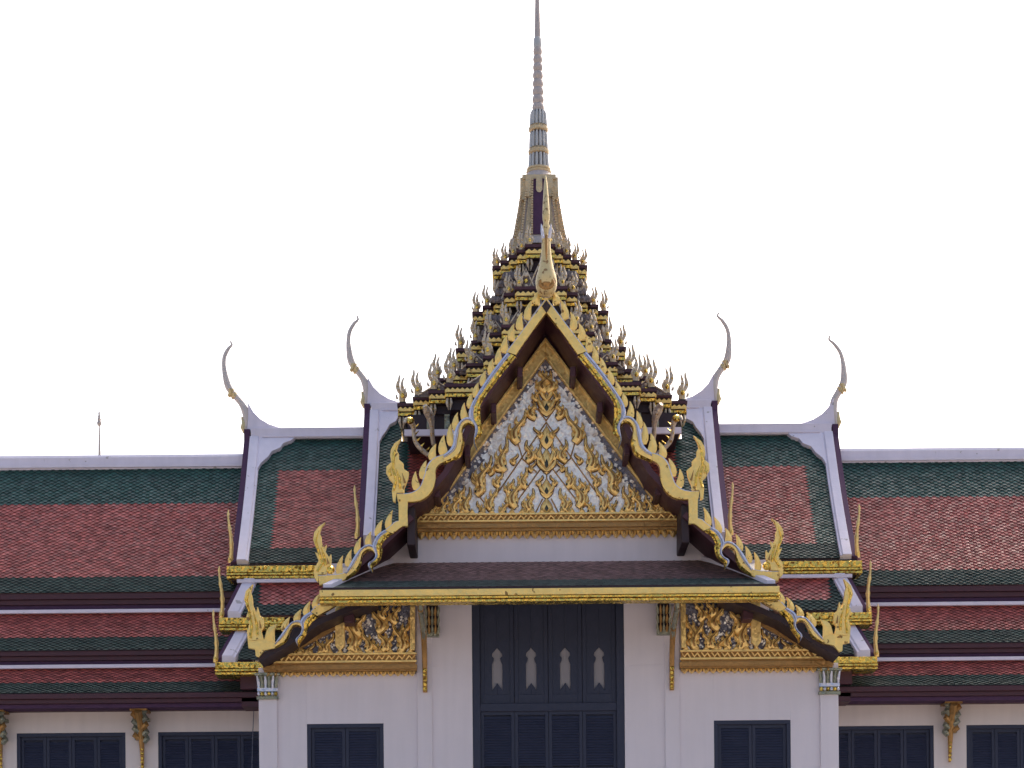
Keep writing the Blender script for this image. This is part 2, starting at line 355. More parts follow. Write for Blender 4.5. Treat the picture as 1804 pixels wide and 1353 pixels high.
def wing(s):
    side = 'left' if s < 0 else 'right'
    T = thing('wing_building', {'left': 'long wing with red and green tiled roofs left of the white gabled porch',
                               'right': 'long wing with red and green tiled roofs right of the white gabled porch'}[side],
              'building', 'tiled roof wings of the palace', (s * 9, 4, 0))
    def fix(mb):                              # meshes are made for the left side in world coordinates
        if s > 0: mb = mb.mirror()
        mb.v = [(x - s * 9, y - 4, z) for x, y, z in mb.v]; return mb
    def part(name, mb, parent=T, **k): return fix(mb).build(name, parent, **k)
    # ---- wall and windows
    m = MB(); zt = zz(250, 1290, 3.2); wins = [(-7.38, -5.25), (-10.07, -8.0), (-12.75, -10.7)]
    wall_holes(m, -XO, -3.4, 0, zz(250, 1215, 3.2), [(a, b, 4.6, zt) for a, b in wins], 3.2, 3.6, CREAM)
    m.box(-XO, -3.4, 8.6, 9.0, 0, 8.6, CREAM); m.box(-XO, -XO + .4, 3.61, 8.59, 0, 8.6, CREAM)
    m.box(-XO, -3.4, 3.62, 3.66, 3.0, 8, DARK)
    part('wall', m)
    for a, b in wins:
        if s > 0: a, b = -b, -a
        o = window(a - s * 9, b - s * 9, 4.6, zt, 3.26 - 4, 4, T)
    m = MB(); m.box(-XO, -3.4, 3.0, 3.2, 0, 2.4, STONE); m.box(-XO, -3.4, 3.08, 3.2, 2.4, 2.55, STONE); part('plinth', m, bevel=.02)
    for x in (-7.67, -10.36, -13.05):
        b = wall_bracket(); zt2 = zz(250, 1245, 2.8)
        b.v = [(p[0] + x, p[1] + 3.19, p[2] + zt2 - 1.14) for p in b.v]; part('bracket', b, smooth=True)
    if s < 0:
        m = MB(); m.tube([(*P(447, 1250, 3.1), 0)[:1] + (3.12, P(447, 1250, 3.1)[1]), (P(445, 1300, 3.1)[0], 3.10, P(445, 1300, 3.1)[1]), (P(443, 1380, 3.1)[0], 3.12, P(443, 1380, 3.1)[1])], [.008] * 3, SLATE, 6); part('cable', m)
    # ---- outer roof: three tiers
    u = 300
    def zq(v, Y): return zz(u, v, Y)
    def two(lim):
        return lambda x, t, i: GREEN if t < lim[0] else GREEND if t > lim[1] else RED
    R = MB(); R.extr([(5.85, zq(826, 5.85)), (6.15, zq(826, 5.85)), (6.15, zq(806, 6)), (6.1, zq(803, 6)), (5.9, zq(803, 6)), (5.85, zq(806, 5.9))], -XO, -XM + .02, RIDGE)
    R.box(-XO, -XM + .02, 5.80, 5.849, zq(823, 5.85), zq(817.5, 5.85), RIDGE)
    rf = part('roof', MB_roof(-XO, -XM + .05, [(5.9, zq(822, 5.9)), (5.2, zq(905, 5.2)), (4.5, zq(978, 4.5)), (3.8, zq(1043, 3.8))], two((.28, .865))))
    part('ridge_cap', R, rf)
    back = MB(); back.mesh([(-XO, 6.1, zq(822, 6)), (-3.4, 6.1, zq(822, 6)), (-3.4, 9.6, zq(1220, 2.5)), (-XO, 9.6, zq(1220, 2.5))], [(0, 1, 2, 3)], BROWN); part('rear_roof', back)
    def fascia(ya, va, vb, x0=-XO, x1=-XM + .3):
        m = MB(); z0, z1 = zq(vb, ya), zq(va, ya); h = z1 - z0
        m.box(x0, x1, ya - .10, ya + .4, z0 + h * .62, z1 - .004, MAROON); m.box(x0, x1, ya - .05, ya + .4, z0 + h * .30, z0 + h * .615, MAROON)
        m.box(x0, x1, ya, ya + .4, z0, z0 + h * .295, PURPLE); return m
    part('fascia', fascia(3.92, 1045, 1073), bevel=.008)
    rf2 = part('roof', MB_roof(-XO, -XM + .2, [(3.92, zq(1078, 3.92)), (3.5, zq(1112, 3.5)), (3.05, zq(1145, 3.05))], lambda x, t, i: GREEND if t > .6 else RED))
    m = MB(); m.box(-XO, -XM + .2, 3.80, 3.919, zq(1079, 3.85), zq(1073, 3.85), RIDGE); part('flashing', m, rf2)
    part('fascia', fascia(3.17, 1146, 1170), bevel=.008)
    rf3 = part('roof', MB_roof(-XO, -5.0, [(3.17, zq(1175, 3.17)), (2.8, zq(1200, 2.8)), (2.45, zq(1220, 2.45))], lambda x, t, i: GREEND if t > .52 else RED))
    m = MB(); m.box(-XO, -5.0, 3.05, 3.169, zq(1176, 3.1), zq(1170, 3.1), RIDGE); part('flashing', m, rf3)
    m = fascia(2.55, 1221, 1246, -XO, -5.06); part('fascia', m, bevel=.008)
    m = MB(); m.box(-XO, -3.4, 2.96, 3.199, zq(1246, 2.6) + .004, zq(1221, 2.6), MAROON); part('soffit', m)
    # ---- middle roof section
    def section(X, Xin, ridge, top, bot, Yb, redlim, redx, ogee, tiers):
        """X outer edge, Xin inner end; ridge = (v_top, v_bottom) at Y=6"""
        ur = 540 if X == XM else 680
        z = lambda v, Y: zz(ur, v, Y)
        prof = [(5.9, z(top, 5.9)), (lerp(5.9, Yb, .35), z(lerp(top, bot, .39), lerp(5.9, Yb, .35))),
                (lerp(5.9, Yb, .7), z(lerp(top, bot, .735), lerp(5.9, Yb, .7))), (Yb, z(bot, Yb))]
        def mf(x, t, i):
            return GREEND if t > redlim[1] else RED if (redlim[0] < t and abs(x) < redx) else GREEN
        r = part('roof', tiles(prof, lambda t: -X + .17, lambda t: -max(Xin, 2.8) if t < .22 else -Xin, mf))
        m = MB(); zt, zb = z(ridge[0], 6), z(ridge[1], 6)
        xe = max(Xin, 2.8); m.box(-X + .02, -xe, 5.82, 6.18, zb, zt, RIDGE); m.box(-X + .25, -xe, 5.79, 5.819, zb + .02, zb + .06, RIDGE)
        part('ridge_cap', m, r, bevel=.012)
        # plastered verge that follows the slope, with an ogee corner under the ridge
        pr = smoothpts(prof, 16); m = MB(); vs = []
        for i, (y, zc) in enumerate(pr):
            a = pr[min(i + 1, 15)]; b = pr[max(i - 1, 0)]; dy, dz = a[0] - b[0], a[1] - b[1]; q = math.hypot(dy, dz); ny, nz = dz / q, -dy / q
            for (x, hgt) in ((-X, -.16), (-X, .10), (-X + .17, .10), (-X + .19, .07), (-X + .22, .07), (-X + .22, -.1)):
                vs.append((x, y + ny * hgt, zc + nz * hgt))
        k = 6
        m.mesh(vs, [(i * k + j, i * k + (j + 1) % k, (i + 1) * k + (j + 1) % k, (i + 1) * k + j) for i in range(15) for j in range(k)] + [tuple(range(k)), tuple(range(15 * k, 16 * k))], RIDGE)
        # ogee spandrel
        y0, z0 = pr[0]; y1, z1 = pr[4]; sl = (z0 - z1) / (y0 - y1)
        og = [(0, 0), (ogee, 0), (ogee * .88, -.10), (ogee * .66, -.17), (ogee * .58, -.28), (ogee * .36, -.36), (ogee * .26, -.50), (.06, -.64), (0, -.80)]
        vs = []
        for hgt in (.0, .085):
            for dx, d in og:
                yy = y0 + d / sl; vs.append((-X + .21 + dx, yy - .79 * hgt - .0, z0 + d + hgt * .61))
        n = len(og); m.mesh(vs, [tuple(range(n, 2 * n))] + [(i, (i + 1) % n, n + (i + 1) % n, n + i) for i in range(n)], RIDGE)
        part('verge', m, r, bevel=.008)
        m = MB(); vs = []
        for i, (y, zc) in enumerate(pr):
            a = pr[min(i + 1, 15)]; b = pr[max(i - 1, 0)]; dy, dz = a[0] - b[0], a[1] - b[1]; q = math.hypot(dy, dz); ny, nz = dz / q, -dy / q
            for (x, hgt) in ((-X - .12, -.2), (-X - .12, .03), (-X - .003, .06), (-X - .003, -.2)): vs.append((x, y + ny * hgt, zc + nz * hgt))
        m.mesh(vs, [(i * 4 + j, i * 4 + (j + 1) % 4, (i + 1) * 4 + (j + 1) % 4, (i + 1) * 4 + j) for i in range(15) for j in range(4)] + [(0, 1, 2, 3), (60, 61, 62, 63)], PURPLE)
        m.box(-X - .12, -X - .003, 5.83, 6.17, zb - .3, zt - .02, PURPLE)
        part('barge_board', m, r)
        # gable end wall filling
        m = MB(); pts = pr + [(Yb, 7.5), (9, 7.5), (12 - Yb - 2, z(bot, Yb))]
        m.extr([(y + .3, zc - .12) for y, zc in pr] + [(Yb + .3, 7.5), (6.1, 7.5), (6.1, z0 - .1)], -X + .12, -X + .3, MAROON); part('gable_wall', m, r)
        # horn finial
        ox, oz = -X - .02, zt
        for nm, src, sm in (('horn_finial', CH, True), ('ridge_sweep', WEB, True)):
            m = MB(); sh = {(-1, XM): -.15, (-1, XI): .0, (1, XI): .10, (1, XM): .30}[(s, X)] if nm == 'horn_finial' else 0
            m.v = [(p[0] + ox + sh * max(0, p[2] - .15) / 1.8, p[1] + 6, p[2] + oz) for p in src.v]; m.f = list(src.f); m.m = list(src.m); m.mats = list(src.mats)
            part(nm, m, r, smooth=sm)
        hh = side_horn(1.02); hh.v = [(p[0] - X - .13, p[1] + Yb + .05, p[2] + z(bot, Yb) + .02) for p in hh.v]; part('side_finial', hh, r, smooth=True)
        return r
    section(XM, XI, (757, 776), 774, 992, 3.45, (.235, .86), XM - .62, .72, None)
    section(XI, 1.6, (713, 730), 728, 950, 3.35, (.1, .86), XI - .80, .55, None)
    # gold eave bars and lower tiers of the middle section
    za = lambda v, Y: zz(430, v, Y)
    part('eave_bar', eave_bar(-6.06, -3.6, 3.30, za(1019, 3.3), za(997, 3.3), .6, GLIT), bevel=.006)
    m = MB(); m.box(-5.98, -3.6, 3.45, 3.9, za(1021, 3.3), za(992, 3.3), DARK); m.box(-5.85, -3.6, 3.16, 3.3, za(1027, 3.2), za(1021, 3.2), RIDGE); part('flashing', m)
    def lower(Y0, v0, Y1, v1, xa, xb, split, bar, horn):
        pf = [(Y0, za(v0, Y0)), (lerp(Y0, Y1, .5), za(lerp(v0, v1, .52), lerp(Y0, Y1, .5))), (Y1, za(v1, Y1))]
        r = part('roof', MB_roof(-5.72, -3.2, pf, lambda x, t, i: RED if (t < split and abs(x) < 5.4) else GREEND))
        m = MB()
        a = [(xa, Y0), (xb, Y1)]
        vs = []
        for (x, Y), zc in ((a[0], pf[0][1]), (a[1], pf[-1][1])):
            for dx, h in ((0, -.12), (0, .09), (.19, .09), (.21, .06), (.25, .06), (.25, -.1)): vs.append((x + dx, Y, zc + h))
        m.mesh(vs, [(j, (j + 1) % 6, 6 + (j + 1) % 6, 6 + j) for j in range(6)] + [tuple(range(6)), tuple(range(6, 12))], RIDGE)
        part('verge', m, r, bevel=.006)
        m = MB(); vs = []
        for (x, Y), zc in ((a[0], pf[0][1]), (a[1], pf[-1][1])):
            for dx, h in ((-.1, -.2), (-.1, .03), (-.004, .05), (-.004, -.2)): vs.append((x + dx, Y, zc + h))
        m.mesh(vs, [(j, (j + 1) % 4, 4 + (j + 1) % 4, 4 + j) for j in range(4)] + [(0, 1, 2, 3), (4, 5, 6, 7)], PURPLE)
        part('barge_board', m, r)
        part('eave_bar', eave_bar(-6.13, bar[3], Y1 - .12, za(bar[1], Y1), za(bar[0], Y1), bar[2], GLIT), r, bevel=.006)
        hh = side_horn(.98); hh.v = [(p[0] + xb - .12, p[1] + Y1 + .02, p[2] + za(v1, Y1) - .04) for p in hh.v]; part('side_finial', hh, r, smooth=True)
        m = MB(); m.box(-5.6, -3.2, Y1 + .15, Y0 + .2, za(bar[1], Y1), pf[-1][1] - .02, DARK); part('soffit', m, r)
    lower(3.25, 1027, 2.75, 1085, -5.72, -5.98, .62, (1090, 1112, .5, -4.9), 0)
    lower(2.75, 1114, 2.15, 1163, -5.80, -6.02, .0, (1168, 1190, .6, -5.12), 0)
    m = MB(); m.box(-5.72, -3.2, 2.78, 3.1, za(1120, 2.8), za(1112, 2.8), DARK); part('flashing', m)
    m = MB(); m.box(-5.7, -3.2, 2.5, 3.15, za(1246, 2.6), za(1188, 2.3), MAROON); m.box(-5.7, -5.1, 2.3, 2.499, za(1215, 2.4), za(1192, 2.4), MAROON); part('fascia', m)
    return T
def MB_roof(x0, x1, prof, matf):
    return tiles(prof, lambda t: x0, lambda t: x1, matf)
wing(-1); wing(1)

# ================================================================== gabled porch
YB, Y3, YE = -1.3, -.9, -1.8
PT = thing('porch_building', 'white gabled porch with gilded barge boards and carved pediment between the two wings', 'building')
def both(name, mb, parent=PT, **k):
    a = mb.build(name, parent, **k); b = mb.mirror().build(name, parent, **k); return a, b
# ---- walls
m = MB()
zw = zz(608, 1275, 0)
holes = [(-1.34, 1.34, 2.0, 9.15), (-4.26, -2.91, 4.4, zw), (2.91, 4.26, 4.4, zw)]
wall_holes(m, -5.06, 5.06, 0, zz(600, 1176, 0), holes, 0, .35, PLASTER)
m.box(-3.9, -1.34, 0, .35, zz(600, 1176, 0), 9.6, PLASTER); m.box(1.34, 3.9, 0, .35, zz(600, 1176, 0), 9.6, PLASTER); m.box(-1.34, 1.34, 0, .35, 9.15, 9.6, PLASTER)
m.box(-5.06, -4.71, .351, 3.19, 0, 7.9, PLASTER); m.box(4.71, 5.06, .351, 3.19, 0, 7.9, PLASTER)
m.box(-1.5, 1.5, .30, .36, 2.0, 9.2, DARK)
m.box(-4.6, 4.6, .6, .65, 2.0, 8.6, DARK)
m.build('wall', PT, bevel=.004)
m = MB(); zt3 = zz(600, 1176, 0)
m.box(-5.10, -4.78, -.05, .0, 2.0, zt3, PLASTER)            # corner pilaster
m.box(-2.31, -2.05, -.035, .0, 2.0, zz(740, 1072, 0), PLASTER)
both('pilaster', m, bevel=.006)
m = MB(); m.box(-5.3, 5.3, -.25, -.06, 0, 2.0, STONE); m.box(-5.4, 5.4, -.33, -.251, 0, .3, STONE); m.build('plinth', PT, bevel=.02)
m = MB()
for i in range(10): m.box(-2.2, 2.2, -.33 - .3 * (i + 1), -.331 - .3 * i, 0, 2.0 - .2 * i, STONE)
m.build('stair', PT, bevel=.015)
# ---- capitals on the corner pilasters
m = MB(); x0, x1 = -5.10, -4.78; zc1, zc0 = zz(478, 1187, 0), zz(478, 1233, 0); hC = zc1 - zc0
m.box(x0 - .03, x1 + .03, -.10, -.001, zc0, zc0 + .05, GREY); m.box(x0 - .02, x1 + .02, -.09, -.001, zc0 + .14, zc0 + .20, SILV)
m.box(x0 - .06, x1 + .06, -.13, -.001, zc1 - .04, zc1, GREY); m.box(x0, x1, -.07, -.001, zc0 + .05, zc1 - .04, GREY)
for i in range(6):
    x = lerp(x0 + .01, x1 - .01, i / 5)
    ox = (i - 2.5) * .012
    m.tube([(x, -.08, zc0 + .2), (x + ox * .3, -.09, zc0 + .32), (x + ox, -.13, zc1 - .05)], [.024, .03, .012], GREY if i % 2 else SILV, 7)
    m.ball((x, -.10, zc0 + .095), .03, GLIT if i % 2 else SILV, 1, 1, 1.2)
both('capital', m, smooth=True)
# ---- side windows
window(-4.26, -2.91, 4.4, zw, .05, 2, PT); window(2.91, 4.26, 4.4, zw, .05, 2, PT)
# ---- door
dm = MB(); zr = zz(966, 1245, 0); dt = 9.15
dm.box(-1.34, -1.2, .02, .2, 2.0, dt, NAVY); dm.box(1.2, 1.34, .02, .2, 2.0, dt, NAVY)
dm.box(-1.2, 1.2, .03, .19, zr - .07, zr + .07, NAVY); dm.box(-1.2, 1.2, .02, .2, dt - .15, dt, NAVY)
dr_ = dm.build('door', PT, bevel=.008)
for i in range(4):
    a, b = -1.2 + .6 * i + .004, -1.2 + .6 * (i + 1) - .004
    shutter_leaf(a, b, .10, 2.0, zr - .07).build('shutter', dr_)
    # transom panel with the pale arrow-shaped slot
    cxu = (875, 936, 997, 1058)[i]
    cx = (a + b) / 2
    t = MB(); zb_, zt_ = zr + .07, dt - .15
    t.box(a, a + .07, .07, .13, zb_, zt_, NAVY); t.box(b - .07, b, .07, .13, zb_, zt_, NAVY)
    t.box(a + .07, b - .07, .07, .13, zb_, zb_ + .16, NAVY)
    s0, s1 = zz(966, 1216, .1), zz(966, 1141, .1); hw = .092
    # panel with a hole: two side plates with an arrow outline
    zs = [zb_ + .16, s0, s0 + .001, s0 + .12, s0 + .45, s0 + .52, s0 + .58, s0 + .64, s1 - .04, s1, zt_]
    out = [(s0, hw), (s0 + .46, hw), (s0 + .52, hw * .7), (s0 + .57, hw * .62), (s0 + .61, hw * 1.0), (s0 + .66, hw * .9), (s1, .0)]
    for sg in (-1, 1):
        pts = [(cx + sg * .23, zb_ + .16), (cx, zb_ + .16), (cx, s0 + .13)] + [(cx + sg * x, z) for z, x in out] + [(cx, zt_), (cx + sg * .23, zt_)]
        t.prism(pts, .085, .115, NAVY)
    tp = t.build('transom_panel', dr_, bevel=.004)
    q = MB(); q.box(cx - .13, cx + .13, .118, .128, s0 - .05, s1 + .05, SLOT); q.build('slot_light_pane', tp)  # pale grey pane paints the light showing through the open slot

# ---- roof slabs (seen from below) and purlins
def slab(pix, Y, Yback, th=.10, mat=MAROON):
    pts = [P(u, v, Y) for u, v in pix]; n = len(pts); m = MB(); low = []
    for i, (x, z) in enumerate(pts):
        a, b = pts[max(0, i - 1)], pts[min(n - 1, i + 1)]; dx, dz = b[0] - a[0], b[1] - a[1]; q = math.hypot(dx, dz)
        nx, nz = (-dz / q, dx / q)
        if nz > 0: nx, nz = -nx, -nz
        low.append((x + nx * th, z + nz * th))
    for (a, b, c, d) in zip(pts, pts[1:], low[1:], low):
        m.prism([a, b, c, d], Y + .03, Yback, mat)
    return m
ax = xx(966, 540, YB)
T1 = [(967, 541), (905, 618), (835, 716), (812, 770), (780, 830), (745, 868), (703, 890)]
T2 = [(722, 905), (690, 935), (650, 972), (610, 1006), (572, 1026)]
T3 = [(660, 1050), (600, 1072), (555, 1092), (500, 1130), (452, 1156)]
def fixapex(m):        # the two slopes meet on the axis
    m.v = [(min(x, 0), y, z) for x, y, z in m.v]; return m
both('roof', fixapex(slab(T1, YB, 5.2)), label='steep top roof of the porch with maroon soffit')
both('roof', slab(T2, YB, 4.5)); both('roof', slab(T3, Y3, 3.4, mat=DARK))
for (u, v, hgt) in ((916, 636, .20), (869, 700, .20), (822, 775, .22), (768, 846, .24)):
    m = MB(); x, z = P(u, v, YB); m.box(x - .05, x + .05, YB + .4, .0, z - hgt * .8, z + .02, MAROON); both('purlin', m, bevel=.02)
m = MB(); x, z = P(716, 900, YB); m.box(x, x + .14, YB + .12, .04, z - .56, z + .10, DARK); both('purlin', m, bevel=.02)
m = MB(); x, z = P(612, 1075, Y3); m.box(x - .09, x + .09, Y3 + .3, -.17, z - .16, z, MAROON); both('purlin', m, bevel=.02)
# ---- gable backing
G = lambda u, v, Y=0.0: P(u, v, Y)
bk = MB()
pts = [G(966, 572), G(905, 655), G(850, 745), G(815, 800), G(760, 878), G(725, 905), G(700, 935), G(668, 975), G(640, 1000)]
full = pts + [(-x, z) for x, z in reversed(pts[1:])]; bk.prism(full, .0, .3, MAROON); bk.build('gable_wall', PT)
# white wall strip under the pediment
ws = MB(); a = [G(735, 946), G(705, 962), G(672, 985), G(672, 996)]
ws.prism(a + [(-x, z) for x, z in reversed(a)], -.05, -.001, PLASTER); ws.build('wall_band', PT)
# ---- pediment
PD = MB(); fo = [(0, zz(966, 598, 0)), G(733, 912)]; fi_ = [(0, zz(966, 634, 0)), G(762, 908)]
PD.prism([fo[0], fo[1], fi_[1], fi_[0]], -.10, -.001, OGOLD); PD.prism([(-x, z) for x, z in (fo[0], fo[1], fi_[1], fi_[0])], -.10, -.001, OGOLD)
for k, (d0, d1, yy) in enumerate(((.0, .18, -.14), (.82, 1.0, -.16))):
    q0 = [tuple(lerp(a, b, d0) for a, b in zip(fo[i], fi_[i])) for i in (0, 1)]; q1 = [tuple(lerp(a, b, d1) for a, b in zip(fo[i], fi_[i])) for i in (0, 1)]
    poly = [q0[0], q0[1], q1[1], q1[0]]; PD.prism(poly, yy, -.101, OGOLD); PD.prism([(-x, z) for x, z in poly], yy, -.101, OGOLD)
ped = PD.build('pediment', PT, bevel=.008)
pn = MB(); pn.prism([fi_[0], fi_[1], (-fi_[1][0], fi_[1][1])], -.035, -.001, SLATE); panel = pn.build('mosaic_ground', ped)
ch = MB(); ap = fi_[0]; bl = fi_[1]
hgt = ap[1] - bl[1]; hwid = abs(bl[0]); edge = []
for i in range(61):
    t = i / 60; z = lerp(.90, 0, t); marg = .07 + .06 * random.random() + (.16 * math.exp(-((z - .27) / .12) ** 2)) + (.10 if z < .1 else 0)
    edge.append((-max(.0, (1 - z) * hwid - marg), bl[1] + z * hgt))
for f in (-1, 1):
    for a_, b_ in zip(edge, edge[1:]): ch.face([(f * a_[0], -.0375, a_[1]), (f * b_[0], -.0375, b_[1]), (0, -.0375, b_[1]), (0, -.0375, a_[1])], WHITE)
for _ in range(7000):
    z = random.random(); x = random.uniform(-1, 1)
    lim = 1 - z; e = (lim - abs(x)) * hwid * .8       # distance to the sloping edge, metres
    if e < .012: continue
    keep = 1 if e > .17 else (.12 + e * 3.2 if z < .45 else .35 + e * 3.6)
    if z < .42 and .0 < e < .26: keep *= .55
    if random.random() > keep: continue
    X = x * hwid; Z = bl[1] + z * hgt; r = random.uniform(.018, .042); q = random.uniform(0, 6.28); yy = -.036 - random.uniform(.004, .016)
    k = random.choice((4, 4, 5)); tl = random.uniform(-.15, .15); tl2 = random.uniform(-.10, .14)
    pts = [(X + r * math.cos(q + 6.283 * j / k), Z + r * math.sin(q + 6.283 * j / k)) for j in range(k)]
    ch.mesh([(a, yy + (a - X) * tl + (b - Z) * tl2, b) for a, b in pts], [tuple(range(k))], WHITE)
ch.build('white_chips', panel)
# ---- carved flame ornament
OR = MB()
ZK = zoomer(820, 640, 4.832)
def kq(x, y, dy=-.07): a = P(*ZK(x, y), 0); return (a[0], dy, a[1])
S5 = 1 / 4.832 / 100
def flame(o, x, y, h, w, flip, lean=0, map_=kq, sc=S5, barbs=3, eye=True, mat=OGOLD):
    """one kranok flame; x,y = foot, h = height, w = width in zoomed pixels; flip = side its belly swells to"""
    n = 18; pth, rad = [], []
    for i in range(n + 1):
        t = i / n
        px = x + flip * w * .34 * math.sin(min(1, t * 1.15) * math.pi * 1.55) * (1 - .35 * t) + lean * t
        pth.append(map_(px, y - h * t, -.085 - .02 * math.sin(t * 3)))
        rad.append(sc * w * (.18 + .12 * math.sin(min(1, t * 2.2) * math.pi)) * (1 - t) ** .55 + .002)
    o.tube([(p[0], p[1] + .035, p[2]) for p in pth], [q + .011 for q in rad], EDGE_SHADE, 8, .5)  # wider dark tube behind paints an edge shadow round the flame
    o.tube(pth, rad, mat, 8, .9)
    o.tube([(p[0], p[1] - r * .85, p[2]) for p, r in zip(pth[2:15], rad[2:15])], [r * .28 for r in rad[2:15]], DGOLD, 5)
    for b in range(barbs):
        t = .16 + b * .2; i = int(t * n); bx = x + flip * w * .34 * math.sin(min(1, t * 1.15) * math.pi * 1.55) * (1 - .35 * t) + lean * t
        for sd_ in (1, -1):
            ln = w * (.34 - .05 * b) * (1 if sd_ == flip else .8)
            o.tube(smoothpts([map_(bx, y - h * t + 4, -.075), map_(bx + sd_ * ln * .9, y - h * t - h * .03, -.09), map_(bx + sd_ * ln * 1.05, y - h * t - h * .13, -.09), map_(bx + sd_ * ln * .75, y - h * t - h * .24, -.075)], 8),
                   [sc * w * k for k in (.10, .12, .13, .12, .10, .07, .04, .01)], mat, 6, .8)
    if eye:
        c = map_(x, y - h * .13, -.12); o.ball(c, sc * w * .075, EYE, 1, .6, 1.5)
def drop(o, x, y, h, w, eye=True, map_=kq, mat=OGOLD):
    pr = [(0, 0), (.3, .14), (.5, .36), (.42, .58), (.2, .8), (0, 1)]
    pts = smoothpts(pr, 12)
    out = [(a * w, b * h) for a, b in pts] + [(-a * w, b * h) for a, b in reversed(pts[1:-1])]
    P4 = [map_(x + a * 1.12, y - b * 1.08 + h * .04) for a, b in out]; o.prism([(p[0], p[2]) for p in P4], -.062, -.04, EDGE_SHADE)
    P3 = [map_(x + a, y - b) for a, b in out]; o.relief([(p[0], p[2]) for p in P3], -.07, .05, mat, .04)
    i3 = [map_(x + a * .30, y - h * .20 - b * .36) for a, b in out]
    if eye: o.relief([(p[0], p[2]) for p in i3], -.118, .02, EYE, .04)
# centre column
for f in (1, -1):
    for (x, y, h, w_, l) in ((690, 900, 180, 90, 60), (690, 930, 110, 80, 75), (690, 430, 150, 90, 70), (690, 1130, 110, 70, 60), (690, 330, 120, 80, 50)):
        n_ = 12; pth = [kq(x + f * l * math.sin(min(1, i / n_ * 1.2) * 1.5), y - h * i / n_, -.10) for i in range(n_ + 1)]
        OR.tube([(p[0], p[1] + .03, p[2]) for p in pth], [S5 * w_ * .2 * math.sin(.35 + i / n_ * 2.75) + .014 for i in range(n_ + 1)], EDGE_SHADE, 7, .5)
        OR.tube(pth, [S5 * w_ * .2 * math.sin(.35 + i / n_ * 2.75) + .003 for i in range(n_ + 1)], OGOLD, 7, .8)
flame(OR, 690, 250, 180, 150, 1, 0, barbs=4); flame(OR, 690, 250, 175, 150, -1, 0, barbs=2)
drop(OR, 690, 460, 190, 130); drop(OR, 690, 740, 200, 110); drop(OR, 690, 950, 220, 120); drop(OR, 690, 1160, 170, 110); drop(OR, 690, 1300, 150, 100)
def stem(a, b, r=.012):
    for f in (1, -1):
        p, q = kq(*a, -.06), kq(*b, -.06); OR.tube([(f * p[0], p[1], p[2]), (f * q[0], q[1], q[2])], [r, r], SLATE if r < .011 else DGOLD, 5)
for a, b in (((686, 510), (260, 1130)), ((490, 825), (605, 935)), ((650, 890), (450, 1165)), ((655, 1160), (590, 1290)), ((440, 670), (490, 830)), ((110, 1130), (190, 1230)), ((690, 940), (690, 1040)), ((560, 330), (690, 500)), ((380, 1240), (330, 1180))): stem(a, b)
half = MB()
FL = [(450, 690, 290, 150, -1, 30), (600, 480, 150, 120, -1, -50), (620, 640, 90, 80, 1, -20), (520, 850, 190, 120, 1, 30), (340, 930, 300, 130, -1, -20),
      (425, 865, 90, 80, -1, 0), (310, 920, 90, 110, -1, -50), (150, 1080, 290, 140, -1, 40), (90, 1130, 190, 130, 1, 0), (290, 1060, 130, 100, -1, 0),
      (520, 1070, 180, 110, -1, -30), (430, 1240, 290, 140, -1, 20), (230, 1270, 240, 110, -1, 20), (570, 1270, 200, 110, -1, -20), (340, 1290, 120, 90, -1, 0),
      (495, 1290, 110, 80, 1, 10), (30, 1290, 230, 120, -1, -20), (640, 1050, 90, 70, -1, 0), (-80, 1290, 190, 110, -1, 20), (-170, 1290, 150, 90, -1, 0), (-230, 1290, 90, 70, -1, 0),
      (120, 1290, 110, 80, 1, 0), (-30, 1180, 130, 90, -1, 0), (570, 930, 90, 70, -1, 10), (635, 830, 140, 80, -1, -20), (380, 1110, 120, 90, -1, 10), (200, 960, 110, 80, 1, -10), (610, 330, 120, 80, -1, 10)]
for (x, y, h, w_, f, l) in FL: flame(half, x, y, h * 1.0, w_, f, l, barbs=3 if h > 100 else 1, eye=h > 100)
mm = half.mirror()
for src in (half, mm):
    for fc, k in zip(src.f, src.m): pass
    OR.mesh(src.v, [], OGOLD)
    base = len(OR.v) - len(src.v)
    for fc, k in zip(src.f, src.m): OR.f.append(tuple(i + base for i in fc)); OR.m.append(OR.mi(src.mats[k]))
OR.build('carved_ornament', ped, smooth=True)
